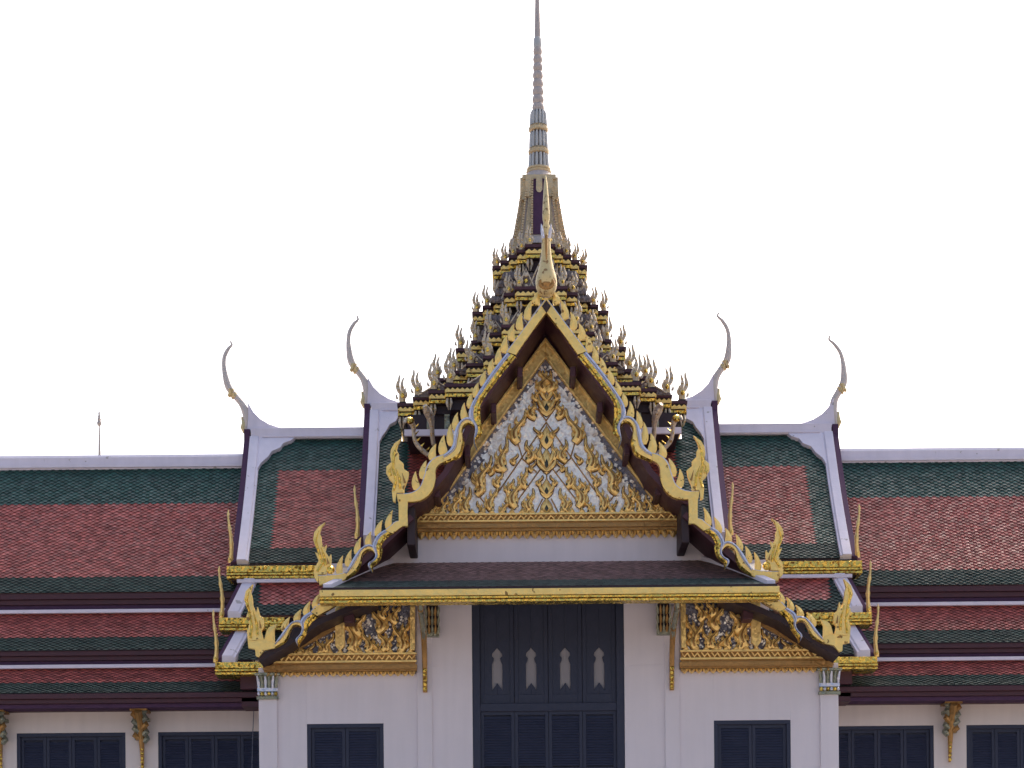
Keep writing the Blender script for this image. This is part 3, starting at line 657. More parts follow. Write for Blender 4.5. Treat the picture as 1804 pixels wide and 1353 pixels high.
# ---- pediment cornice
def cornice(x0, x1, ztop, zmid, zbot, y, lot):
    """carved frieze, plain moulding and a row of lotus drops"""
    m = MB(); a = zmid; h = ztop - zmid
    m.box(x0, x1, y, -.001, a, ztop, DGOLD); m.box(x0 - .02, x1 + .02, y - .05, y - .001, ztop - h * .12, ztop, OGOLD); m.box(x0 - .02, x1 + .02, y - .05, y - .001, a + h * .38, a + h * .5, OGOLD)
    m.box(x0 - .03, x1 + .03, y - .07, y - .001, a - .02, a + h * .2, DGOLD)
    n = int((x1 - x0) / .17)
    for i in range(n):
        c = lerp(x0, x1, (i + .5) / n); r = h * .17; zc = a + h * .68
        m.tube([(c - .08, y - .02, zc - r), (c - .02, y - .04, zc + r * .7), (c + .03, y - .04, zc - r * .6), (c + .08, y - .02, zc + r)], [.014, .022, .022, .014], OGOLD, 5)
        m.relief([(c - .06, ztop), (c - .03, ztop + .05), (c, ztop + .10), (c + .03, ztop + .05), (c + .06, ztop)], y - .03, .02, OGOLD, .03)
    hb = a - .02 - zbot
    m.box(x0 - .02, x1 + .02, y - .02, -.001, a - .021 - hb * .25, a - .021, DGOLD); m.box(x0, x1, y + .045, -.002, zbot + hb * .38, a - .0215 - hb * .25, EDGE_SHADE)  # dark strip behind the drops has their shade put into its colour
    n = int((x1 - x0) / (lot * 1.05))
    for i in range(n):
        c = lerp(x0, x1, (i + .5) / n); q = lot * .50
        zt_, zb_ = a - .02 - hb * .25, zbot
        m.relief([(c - q, zt_), (c - q * .95, lerp(zt_, zb_, .45)), (c - q * .5, lerp(zt_, zb_, .8)), (c, zb_), (c + q * .5, lerp(zt_, zb_, .8)), (c + q * .95, lerp(zt_, zb_, .45)), (c + q, zt_)], y + .01, .06, OGOLD, .04)
        m.ball((c, y - .03, lerp(zt_, zb_, .35)), q * .42, DGOLD, 1, .6, 1.2)
    return m
xa = xx(735, 920, 0)
cornice(xa, -xa, zz(966, 907, 0), zz(966, 931, 0), zz(966, 951, 0), -.13, .135).build('cornice', ped, smooth=True)
# ---- side half-pediments
ZA = zoomer(420, 1020, 5.011)
def aq(x, y, dy=-.07): a = P(*ZA(x, y), 0); return (a[0], dy, a[1])
m = MB(); A2 = lambda x, y: (aq(x, y)[0], aq(x, y)[2])
m.prism([A2(280, 700), A2(560, 560), A2(860, 390), A2(1150, 230), A2(1560, 200), A2(1560, 700)], -.03, -.001, SLATE)
m.prism([A2(300, 690), A2(300, 640), A2(860, 385), A2(860, 455), A2(600, 600), A2(420, 690)], -.12, -.031, DGOLD)
m.prism([A2(860, 250), A2(945, 250), A2(945, 600), A2(902, 650), A2(860, 600)], -.16, -.031, OGOLD)
m.prism([A2(1518, 250), A2(1562, 250), A2(1562, 640), A2(1518, 640)], -.16, -.031, OGOLD)
hp = both('half_pediment', m, bevel=.006)
m = MB()
for (x, y, h, w_, f, l) in [(980, 640, 330, 150, 1, 20), (1080, 500, 230, 140, -1, 10), (1230, 480, 240, 150, 1, -10), (1270, 640, 200, 130, 1, 0), (1340, 640, 170, 110, -1, 0), (1130, 650, 200, 120, 1, 0),
                            (1420, 660, 300, 140, 1, -20), (1480, 600, 260, 120, -1, 0), (1060, 660, 170, 110, -1, 0), (1400, 400, 200, 120, -1, 0), (1300, 360, 150, 110, -1, 0),
                            (800, 660, 180, 110, -1, 20), (720, 660, 130, 100, 1, 0), (650, 670, 100, 90, -1, 0), (570, 670, 70, 80, 1, 0), (500, 675, 50, 70, 1, 0), (440, 680, 40, 60, 1, 0), (1210, 660, 120, 100, 1, 0)]:
    flame(m, x, y, h, w_, f, l, map_=aq, sc=1 / 5.011 / 100, barbs=3 if h > 100 else 1, eye=h > 120)
m.tube([aq(1010, 680, -.05), aq(1300, 380, -.05)], [.014, .014], SLATE, 5); m.tube([aq(1270, 690, -.05), aq(1540, 470, -.05)], [.014, .014], SLATE, 5)
for i in range(560):
    x, y = random.uniform(600, 1540), random.uniform(340, 690)
    if y < 730 - (x - 330) * .55: continue
    c = aq(x, y); r = random.uniform(.012, .032); q = random.uniform(0, 6)
    m.mesh([(c[0] + r * math.cos(q + k * 1.57), -.038 - random.uniform(.0, .012), c[2] + r * math.sin(q + k * 1.57)) for k in range(4)], [(0, 1, 2, 3)], WHITE)
m.build('carved_ornament', hp[0], smooth=True); m.mirror().build('carved_ornament', hp[1], smooth=True)
x0, x1 = A2(240, 700)[0], A2(1565, 700)[0]
m = cornice(x0, x1, A2(900, 665)[1], A2(900, 800)[1], A2(900, 868)[1], -.10, .115)
m.build('cornice', hp[0], smooth=True); m.mirror().build('cornice', hp[1], smooth=True)

# ---- barge boards
def ribbon(m, outer, inner, Y, kind, n=26, th=.10):
    """moulded band between two traced edges. kind: plain | rim"""
    A = smoothpts([P(*p, Y) for p in outer], n); B = smoothpts([P(*p, Y) for p in inner], n)
    if kind == 'rim': pf = [(0, 0, SILV), (.04, -.06, SILV), (.22, -.07, SILV), (.27, -.02, SILV), (.36, -.02, SILV), (.42, -.05, GLIT), (.72, -.035, GLIT), (.78, .01, GLIT), (1, .05, None)]
    elif kind == 'lobe': pf = [(0, 0, SILV), (.05, -.06, SILV), (.25, -.07, SILV), (.30, -.03, SILV), (.36, -.03, GOLD), (.45, -.055, GOLD), (.80, -.045, GLIT), (1, .03, None)]
    else: pf = [(0, 0, SILV), (.03, -.03, SILV), (.10, -.035, GOLD), (.9, -.03, GOLD), (.97, -.02, GLIT), (1, .02, None)]
    vs = []
    for a, b in zip(A, B):
        for t, dy, _ in pf: vs.append((lerp(a[0], b[0], t), Y + dy, lerp(a[1], b[1], t)))
        vs.append((b[0], Y + th, b[1])); vs.append((a[0], Y + th, a[1]))
    k = len(pf) + 2
    for j in range(k):
        mat = pf[j][2] if j < len(pf) - 1 else (DGOLD if j < len(pf) else DARK if j == len(pf) else SILV)
        m.mesh([vs[i * k + jj] for i in range(n) for jj in (j, (j + 1) % k)], [(2 * i, 2 * i + 1, 2 * i + 3, 2 * i + 2) for i in range(n - 1)], mat)
    m.mesh(vs[:k], [tuple(range(k))], DARK); m.mesh(vs[-k:], [tuple(range(k))], DARK)
def leaf(tipx, tipy, bx, by, wd, Y, lean=1):
    """upright leaf fin: foot at (bx,by), tip at (tipx,tipy) photo pixels"""
    m = MB(); dx, dy = tipx - bx, tipy - by
    L = math.hypot(dx, dy); ux, uy = dx / L, dy / L; px, py = -uy, ux          # p points right for an upward leaf
    pr = [(-.08, .5), (.1, .54), (.3, .46), (.5, .34), (.7, .26), (.86, .22), (1, .22), (.9, .0), (.76, -.22), (.58, -.42), (.36, -.56), (.16, -.56), (-.02, -.36)]
    pts = [P(bx + ux * L * t + px * s_ * wd, by + uy * L * t + py * s_ * wd, Y) for t, s_ in pr]
    m.relief(pts, Y - .02, .03, GOLD, .05, c=P(bx + ux * L * .45, by + uy * L * .45, Y)); return m
Z2 = zoomer(680, 380, 3.221); Z6 = zoomer(660, 680, 6.15); Z7 = zoomer(530, 880, 7.517); Z8 = ZA
def zl(Z, *pp): return [Z(*p) for p in pp]
# tier 1
m1 = MB()
ribbon(m1, [(966, 523)] + zl(Z2, (905, 470), (795, 622), (680, 775)), [(966, 549)] + zl(Z2, (905, 560), (825, 668), (738, 793)), YB, 'plain')
ribbon(m1, zl(Z2, (684, 782), (600, 890), (522, 1008), (478, 1085)) + zl(Z6, (1022, 352), (1085, 440), (1080, 540), (1072, 612), (1108, 690)),
       zl(Z2, (742, 800), (645, 922), (563, 1030), (536, 1090)) + zl(Z6, (1148, 350), (1160, 430), (1162, 520), (1105, 580), (1112, 690)), YB - .005, 'rim', 40)
ribbon(m1, zl(Z6, (1040, 350), (1000, 345), (940, 372), (885, 440), (855, 530), (848, 620), (810, 695), (750, 748)),
       zl(Z6, (1085, 455), (1020, 415), (965, 450), (950, 520), (972, 590), (965, 660), (920, 770), (745, 848)), YB - .012, 'lobe', 36)
ribbon(m1, zl(Z6, (748, 742), (650, 775), (590, 825), (555, 890), (530, 980), (495, 1080), (430, 1140), (340, 1165), (240, 1165)),
       zl(Z6, (748, 830), (690, 865), (662, 920), (662, 1020), (640, 1110), (590, 1185), (510, 1240), (400, 1262), (250, 1245)), YB - .005, 'plain', 36)
m1.prism([P(*p, YB) for p in zl(Z6, (255, 1200), (362, 1235), (355, 1353), (360, 1520), (262, 1520), (262, 1353))], YB - .03, YB + .08, GOLD)
m2 = MB()
ribbon(m2, zl(Z7, (1300, 285), (1235, 300), (1195, 340), (1105, 412)), zl(Z7, (1408, 290), (1380, 340), (1300, 395), (1225, 455)), YB, 'plain', 14)
ribbon(m2, zl(Z7, (1100, 412), (1010, 480), (955, 580), (945, 640), (975, 700), (985, 760), (950, 810), (900, 840), (890, 885), (945, 962)),
       zl(Z7, (1222, 460), (1135, 520), (1085, 600), (1078, 680), (1060, 770), (1030, 820), (1000, 850), (960, 880), (955, 930), (952, 966)), YB - .005, 'rim', 36)
ribbon(m2, zl(Z7, (975, 630), (930, 600), (860, 610), (780, 665), (705, 760), (645, 870), (597, 965)),
       zl(Z7, (985, 740), (930, 680), (870, 685), (815, 745), (800, 850), (740, 960), (605, 1055)), YB - .012, 'lobe', 30)
ribbon(m2, zl(Z7, (600, 965), (470, 990), (230, 1002)), zl(Z7, (603, 1055), (480, 1118), (248, 1140)), YB - .005, 'plain', 14)
m3 = MB()
ribbon(m3, zl(Z8, (845, 205), (705, 222), (635, 292)), zl(Z8, (860, 235), (780, 285), (702, 328)), Y3, 'plain', 14)
ribbon(m3, zl(Z8, (632, 294), (570, 335), (545, 385), (560, 440), (545, 490), (505, 540), (528, 597)),
       zl(Z8, (702, 330), (655, 380), (625, 430), (600, 480), (575, 520), (545, 560), (534, 600)), Y3 - .005, 'rim', 30)
ribbon(m3, zl(Z8, (560, 370), (520, 368), (470, 385), (415, 440), (365, 510), (325, 570)),
       zl(Z8, (560, 435), (520, 415), (480, 425), (455, 475), (420, 555), (325, 612)), Y3 - .012, 'lobe', 26)
m3.prism([P(*p, Y3) for p in zl(Z8, (85, 550), (150, 548), (230, 532), (325, 570), (325, 612), (230, 632), (182, 692), (155, 682), (150, 622), (90, 612))], Y3 - .04, Y3 + .06, GOLD)
b1, b2, b3 = both('barge_board', m1, smooth=True), both('barge_board', m2, smooth=True), both('barge_board', m3, smooth=True)
def put(pair, name, mb, **k): mb.build(name, pair[0], **k); mb.mirror().build(name, pair[1], **k)
# fins of tier 1
F1 = [((822, 478), (800, 585)), ((765, 548), (757, 645)), ((720, 612), (710, 705)), ((680, 678), (672, 775)), ((641, 745), (640, 840)), ((600, 810), (598, 900)), ((557, 878), (552, 965)),
      ((517, 945), (512, 1030)), ((480, 1008), (480, 1090)), ((437, 1062), (448, 1160))]
for (t, b) in F1: put(b1, 'fin', leaf(*Z2(*t), *Z2(*b), 12.5, YB))
for (t, b, wd) in (((885, 285), (880, 475), 12.5), ((812, 410), (830, 640), 13), ((735, 530), (745, 745), 15), ((650, 625), (620, 800), 13), ((545, 805), (520, 1000), 13), ((430, 925), (455, 1120), 13)):
    put(b1, 'fin', leaf(*Z6(*t), *Z6(*b), wd, YB))
for (t, b) in (((865, 430), (850, 500)),): put(b1, 'fin', leaf(*Z2(*t), *Z2(*b), 13, YB))
for (t, b) in (((540, 740), (505, 985)), ((655, 660), (622, 880)), ((780, 500), (740, 720)), ((915, 420), (890, 610)), ((1065, 265), (1010, 480)), ((1200, 138), (1150, 380))):
    put(b2, 'fin', leaf(*Z7(*t), *Z7(*b), 11, YB))
for (t, b) in (((445, 330), (400, 460)), ((545, 265), (510, 380)), ((625, 195), (595, 320)), ((705, 130), (675, 260))): put(b3, 'fin', leaf(*Z8(*t), *Z8(*b), 11.5, Y3))
# flame terminals
def terminal(pair, Z, pts, Y, grooves):
    m = MB(); pp = [P(*Z(*p), Y) for p in pts]; m.prism(pp, Y - .05, Y + .06, GOLD)
    for gr in grooves: m.tube([(P(*Z(*p), Y)[0], Y - .052, P(*Z(*p), Y)[1]) for p in gr], [.022] * (len(gr) - 1) + [.004], GLIT if len(gr) > 2 else DGOLD, 6)
    put(pair, 'flame_terminal', m, bevel=.016)
terminal(b1, Z6, [(240, 1165), (225, 1265), (200, 1255), (188, 1150), (205, 1060), (160, 1010), (125, 945), (130, 880), (182, 832), (168, 760), (180, 690), (215, 630), (292, 572), (255, 640), (238, 700), (262, 740), (262, 800), (315, 850), (312, 900), (372, 945), (362, 1010), (340, 1070), (322, 1110), (320, 1160)], YB,
         [[(205, 1140), (235, 1030), (200, 900), (210, 740), (250, 640)], [(280, 1120), (270, 1000), (230, 900)], [(330, 1060), (300, 950)], [(180, 980), (160, 930), (180, 880)]])
terminal(b2, Z7, [(232, 1002), (235, 1100), (190, 1060), (172, 970), (190, 900), (240, 820), (190, 705), (240, 725), (200, 640), (165, 540), (182, 440), (240, 365), (325, 308), (275, 375), (252, 450), (275, 500), (275, 560), (305, 645), (345, 608), (325, 690), (375, 770), (403, 728), (405, 810), (400, 880), (355, 905), (340, 995)], YB,
         [[(220, 960), (290, 850), (240, 700), (200, 560), (240, 420)], [(330, 880), (310, 750), (270, 640)], [(370, 860), (350, 780)]])
terminal(b3, Z8, [(85, 552), (78, 470), (100, 395), (70, 345), (88, 290), (52, 185), (68, 110), (132, 48), (112, 120), (125, 165), (130, 230), (158, 305), (172, 250), (192, 325), (222, 350), (226, 430), (205, 465), (222, 535)], Y3,
         [[(110, 530), (120, 420), (100, 300), (75, 190), (100, 110)], [(170, 500), (165, 400), (130, 280)], [(200, 440), (190, 370)]])
m = MB(); m.relief([P(*Z8(*p), Y3) for p in ((230, 535), (250, 460), (275, 425), (345, 398), (320, 460), (322, 570))], Y3 - .03, .03, GOLD, .05); put(b3, 'fin', m)
m = MB(); c = P(*Z7(395, 935), YB); m.ball((c[0], YB - .02, c[1]), .075, GLIT); put(b2, 'boss', m, smooth=True)
# corner pendant where the eave bar starts
# ---- front horn finial on the apex
m = MB(); prof = [(524, 9), (519, 14), (510, 18), (500, 19), (490, 17), (478, 13), (465, 10), (450, 8.2), (435, 7.4), (424, 8.4), (414, 7), (408, 4.5), (402, 6), (392, 6.4), (375, 5.4), (355, 4.2), (338, 3), (322, 1)]
pz = [(P(966, v, YB), r) for v, r in prof]; vs = []; seg = 14
for i, ((x, z), r) in enumerate(pz):
    t = i / (len(pz) - 1); yo = YB - .05 - .55 * math.sin(t * 2.6) * t - .0
    for k in range(seg):
        q = 2 * math.pi * k / seg; rr = r * .0097; vs.append((rr * math.cos(q), yo + rr * math.sin(q) * 1.25, z))
n = len(pz)
m.mesh(vs, [(i * seg + k, i * seg + (k + 1) % seg, (i + 1) * seg + (k + 1) % seg, (i + 1) * seg + k) for i in range(n - 1) for k in range(seg)] + [tuple(range(seg)), tuple(range((n - 1) * seg, n * seg))], HGOLD)
for f in (-1, 1):
    z0 = zz(966, 425, YB); m.tube([(f * .05, YB - .45, z0 - .10), (f * .07, YB - .5, z0 + .02), (f * .085, YB - .52, z0 + .12)], [.03, .026, .004], SILV, 7)
z0 = zz(966, 440, YB); m.tube([(0, YB - .44, z0 + .1), (0, YB - .46, z0 - .1), (0, YB - .40, z0 - .3)], [.02, .028, .01], DGOLD, 7)
fh = m.build('horn_finial', PT, smooth=True, label='golden front horn finial rising from the apex of the gable')
q = MB(); zc = zz(966, 508, YB); q.ball((0, YB - .10, zc), .165, DGOLD, .88, 1.32, .72)
for i in range(18): q.ball((.11 * math.cos(i * .35), YB - .25, zc + .01 + .08 * math.sin(i * .35)), .035, DGOLD)
q.build('scale_bib', fh, smooth=True)
q = MB(); zc = zz(966, 541, YB); q.relief([(0, zc + .10), (-.075, zc), (0, zc - .11), (.075, zc)], YB - .06, .04, DARK, .04); q.build('diamond_boss', fh)

# ---- skirt roof and the long golden eave bar
zs0, zs1 = zz(966, 989, 0), zz(966, 1034, -1.72)
sk = tiles([(-.02, zs0), (-.8, lerp(zs0, zs1, .52)), (-1.72, zs1)], lambda t: lerp(-2.76, -3.80, t ** .8), lambda t: lerp(2.76, 3.80, t ** .8), lambda x, t, i: GREENW if t > .62 else BROWN, w=.135, dr=.05, lift=.004)
skr = sk.build('skirt_roof', PT)
m = MB(); vs = []
for i in range(13):
    t = i / 12 * .95; y = lerp(-.05, -1.74, t); x = lerp(-2.74, -3.76, t ** .8); z = lerp(zs0, zs1, t) + .02
    vs += [(x - .10, y, z - .06), (x - .10, y, z + .035), (x + .04, y, z + .035), (x + .04, y, z - .04)]
m.mesh(vs, [(i * 4 + j, i * 4 + (j + 1) % 4, (i + 1) * 4 + (j + 1) % 4, (i + 1) * 4 + j) for i in range(12) for j in range(4)] + [(0, 1, 2, 3), (48, 49, 50, 51)], RIDGE)
m.build('verge', skr, smooth=True); m.mirror().build('verge', skr, smooth=True)
ze1, ze0 = zz(966, 1036, YE), zz(966, 1059, YE)
m = eave_bar(-3.87, 3.87, YE, ze0, ze1, .3); m.build('eave_bar', PT, bevel=.006, label='long golden eave bar across the front of the porch')
m = MB(); m.mesh([(x, y, z) for x in (-3.84, 3.84) for y, z in ((YE + .31, ze0 + .10), (YE + .31, ze1), (-.06, zs0 - .08), (-.06, zs0 - .22))], [(0, 1, 2, 3), (4, 5, 6, 7), (0, 4, 5, 1), (1, 5, 6, 2), (2, 6, 7, 3), (3, 7, 4, 0)], DARK)
for i in range(15):
    x = -3.5 + .5 * i; m.mesh([(x + dx, y, z) for dx in (-.04, .04) for y, z in ((YE + .32, ze0 + .03), (YE + .32, ze0 + .11), (-.07, zs0 - .21), (-.07, zs0 - .29))], [(0, 1, 2, 3), (4, 5, 6, 7), (0, 4, 5, 1), (1, 5, 6, 2), (2, 6, 7, 3), (3, 7, 4, 0)], MAROON)
m.box(-3.84, 3.84, YE + .04, YE + .3, ze1 + .001, zs1 + .015, DARK)
m.build('soffit', PT)
# ---- eave brackets on the porch
m = MB(); xb = -2.17
m.tube(smoothpts([(xb - .0, -.06, zz(742, 1221, 0)), (xb, -.10, zz(742, 1190, 0)), (xb, -.22, zz(742, 1150, 0)), (xb - .0, -.6, zz(742, 1110, -.6)), (xb - .02, -1.15, zz(742, 1078, -1.15)), (xb - .02, -1.3, zz(742, 1062, -1.3))], 26), [.040 + .012 * min(1, i / 14) for i in range(26)], DGOLD, 8)
m.tube(smoothpts([(xb, -.28, zz(742, 1140, 0)), (xb - .0, -.64, zz(742, 1110, -.6)), (xb - .02, -1.19, zz(742, 1078, -1.15)), (xb - .02, -1.33, zz(742, 1063, -1.3))], 12), [.02] + [.045] * 10 + [.03], GREY, 7)
for i in range(5): m.ball((xb, -.11 - .01 * i, zz(742, 1215 - i * 8, 0)), .045, GLIT, .9, .8, .9)
both('bracket', m, smooth=True)
m = MB(); xb = -2.03
m.box(xb - .12, xb + .12, -.18, -.036, zz(750, 1124, 0), zz(750, 1116, 0), GREY); m.box(xb - .10, xb + .10, -.15, -.036, zz(750, 1116, 0), zz(750, 1066, 0), DARK)
for i in range(5):
    for z_ in (1120, 1104, 1088): m.tube([(xb - .1 + i * .05, -.16, zz(750, z_, 0)), (xb - .11 + i * .055, -.2, zz(750, z_ - 8, 0)), (xb - .12 + i * .06, -.24, zz(750, z_ - 15, 0))], [.02, .028, .006], DGOLD if i % 2 else GREY, 6)
both('capital', m, smooth=True)

# ================================================================== crowned spire over the crossing
SX, SY = 0.0, 6.0
SP = thing('spire_tower', 'tall tiered spire with horned finials and ringed needle behind the porch gable', 'spire', loc=(SX, SY, 0))
def rel(mb): mb.v = [(x - SX, y - SY, z) for x, y, z in mb.v]; return mb
def horn_mesh(h=.46, r=.05):
    m = MB(); n = 12
    def prong(x0, hh, bend, rr): 
        p = [(x0 + bend * math.sin(i / n * 3.0), 0, hh * i / n) for i in range(n + 1)]
        m.tube(p, [rr * (1 - i / n) ** .6 * (1 + .25 * math.sin(i / n * 6)) + .004 for i in range(n + 1)], HORN, 7)
    def blade(pts, rr):
        p = smoothpts([(x, 0, z) for x, z in pts], n + 1)
        m.tube(p, [rr * (.55 + .6 * math.sin(min(1, i / n * 1.6) * 2.4)) * (1 - i / n) ** .45 + .004 for i in range(n + 1)], HORN, 7, .8)
    blade([(.0, .17), (-.035, .26), (-.04, .34), (-.015, .42), (-.005, .52)], .037)
    blade([(.055, .17), (.04, .26), (.032, .34), (.05, .41), (.075, .47)], .032)
    blade([(.085, .10), (.10, .17), (.085, .23), (.095, .28)], .026); blade([(-.05, .08), (-.075, .12), (-.07, .17)], .02)
    m.tube([(.03, 0, -.02), (.03, 0, .07), (.03, 0, .15), (.02, 0, .22)], [.05, .062, .058, .03], PGOLD, 7); m.box(-.03, .09, -.055, .055, -.08, .02, DARK)
    m.ball((.03, -.05, .13), .035, GLIT, 1, 1, 1.4)
    return m
hornL = horn_mesh(); hornR = hornL.mirror()
meL = hornL.build('horn', None, smooth=True).data; meR = hornR.build('horn', None, smooth=True).data
for o in [o for o in C.objects if o.name.startswith('horn') and o.data in (meL, meR)]: bpy.data.objects.remove(o)
def antefix(cx, y, z, w_, h):
    m = MB(); pr = [(-.5, 0), (-.5, .12), (-.40, .15), (-.36, .3), (-.27, .34), (-.23, .48), (-.15, .52), (-.12, .66), (-.05, .72), (0, 1.05)]
    pts = [(cx + a * w_, z + b * h) for a, b in pr] + [(cx - a * w_, z + b * h) for a, b in reversed(pr[:-1])]
    m.prism(pts, y, y + .06, SGREY)
    for i in range(3): m.ball((cx, y - .01, z + h * (.15 + .22 * i)), h * .09, GLIT if i == 1 else HORN, 1, .6, 1)
    for sg in (-1, 1):
        m.tube([(cx + sg * w_ * .42, y - .01, z + .03), (cx + sg * w_ * .2, y - .015, z + h * .45), (cx, y - .01, z + h * .82)], [.014, .016, .006], HORN, 5)
    return m
TI = [ # a, w fraction, steps, z, droop, horn height
    (2.78, .66, 3, zz(966, 692, 3.3), .035, .50), (2.12, .52, 3, zz(955, 646, 4.0), .045, .46), (1.66, .45, 3, zz(955, 590, 4.4), .06, .44),
    (1.33, .36, 4, zz(955, 523, 4.73), .055, .40), (.92, .28, 4, zz(952, 447, 5.08), .05, .37)]
for ti, (a, wf, ns, zb, dr0, hh) in enumerate(TI):
    wv = a * wf; st = (a - wv) / ns; sl_ = MB(); bd = MB()
    for k in range(ns + 1):
        hx, hy, dz = wv + st * k, a - st * k, -dr0 * k
        ht = .17 if ti else .15
        sl_.box(-hx, hx, SY - hy, SY + hy, zb - .10 + dz, zb + ht + dz + k * .0013, DARK)
        sl_.box(-hx - .04, hx + .04, SY - hy - .04, SY + hy + .04, zb + ht - .05 + dz, zb + ht + .012 + dz - k * .0013, MAROON)
        # two gold bands, the upper one with a serrated top, round every face
        for (x0, x1, y, sgn) in ((-hx, hx, SY - hy, -1), (-hx, hx, SY + hy, 1)):
            ya, yb = sorted((y, y + sgn * .03)); 
            bd.box(x0 - .02, x1 + .02, ya, yb, zb - .085 + dz, zb - .03 + dz, GLIT)
            n = max(2, int((x1 - x0) / .09)); pts = [(x0 - .02, zb + .0 + dz), (x1 + .02, zb + .0 + dz)]
            for i in range(n, -1, -1):
                xq = lerp(x0 - .02, x1 + .02, i / n); pts.append((xq, zb + .045 + dz))
                if i: pts.append((lerp(x0 - .02, x1 + .02, (i - .5) / n), zb + .085 + dz))
            bd.prism(pts, ya - (.01 if sgn < 0 else 0), yb + (.01 if sgn > 0 else 0), GOLD)
        for sx_ in (-1, 1):
            xa_, xb_ = sorted((sx_ * hx, sx_ * (hx + .03)))
            bd.box(xa_, xb_, SY - hy + .002, SY + hy - .002, zb - .085 + dz, zb - .03 + dz, GLIT); bd.box(xa_, xb_, SY - hy + .002, SY + hy - .002, zb + dz, zb + .055 + dz, GOLD)
    tier = rel(sl_).build('tier', SP); rel(bd).build('gold_band', tier)
    for k in range(ns + 1):
        hx, hy, dz = wv + st * k, a - st * k, -dr0 * k
        for sx_ in (-1, 1):
            for sy_ in (-1, 1):
                o = bpy.data.objects.new('horn', meL if sx_ < 0 else meR); C.objects.link(o); o.parent = tier
                o.location = (sx_ * (hx - .03), sy_ * (hy - .05), zb + .17 + dz); s_ = hh / .46 * random.uniform(.94, 1.04); o.scale = (s_, s_, s_)
                o.rotation_euler = (0, sx_ * random.uniform(-.03, .08), random.uniform(-.2, .2)); o['group'] = 'horned finials on the spire tiers'
    # recessed neck + tapering mosaic roof up to the next tier
    nk = MB()
    nf = .86 if ti else .96
    for k in range(ns + 1): nk.box(-(wv + st * k) * nf, (wv + st * k) * nf, SY - (a - st * k) * nf, SY + (a - st * k) * nf, zb - .30 - .001 * k, zb - .101 - dr0 * k, DARK)
    for k in range(ns + 1):
        hx, hy = wv + st * k, a - st * k
        for sx_ in (-1, 1):
            x = sx_ * (hx - .05); y = SY - hy + .02
            for dxx in (-.03, .03): nk.tube([(x + dxx, y, zb - .10 - dr0 * k), (x + dxx * 1.4, y - .02, zb - .2 - dr0 * k), (x + dxx * .5, y, zb - .33 - dr0 * k)], [.02, .03, .005], HORN, 6)
    rel(nk).build('neck', tier)
    if ti < 4:
        a2, z2 = TI[ti + 1][0] * .78, TI[ti + 1][3] - .28; z1 = zb - .03; m = MB(); rows = 4
        pv = [(lerp(a * .76, a2, t ** .8), lerp(z1, z2, t)) for t in [i / rows for i in range(rows + 1)]]
        for (r0, q0), (r1, q1) in zip(pv, pv[1:]):
            n_ = max(4, int(r0 * 2 / .11))
            for i in range(n_):
                x = lerp(-r0, r0, (i + .5) / n_); m.relief([(x - r0 / n_, q0), (x + r0 / n_, q0), (x + r0 / n_ * .8, q0 + .07), (x, q0 + .14), (x - r0 / n_ * .8, q0 + .07)], SY - r0 - .03, .02, SGREY, .03)
            m.mesh([(sx_ * r, SY + sy_ * r, q) for r, q in ((r0 - .01, q0), (r1, q1)) for sx_, sy_ in ((-1, -1), (1, -1), (1, 1), (-1, 1))],
                   [(0, 1, 5, 4), (1, 2, 6, 5), (2, 3, 7, 6), (3, 0, 4, 7)], SGREY)
        rel(m).build('tier_roof', tier)
        zt = zb + .17; af = MB()
        ww, h2 = a * .34, (z2 - zb) * .8
        for (cx, y, wd, hg) in ((0, SY - a + .12, ww * 1.3, h2 * 1.3), (-(wv + st * .5), SY - a + st + .1, ww * 1.0, h2 * 1.0), (wv + st * .5, SY - a + st + .1, ww * 1.0, h2 * 1.0), (-wv * .6, SY - a + .10, ww * .9, h2 * .95), (wv * .6, SY - a + .10, ww * .9, h2 * .95)):
            rel(antefix(cx, y, zt - (.03 if cx == 0 or y < SY - a + .11 else .10 + dr0), wd, hg)).build('antefix', tier)
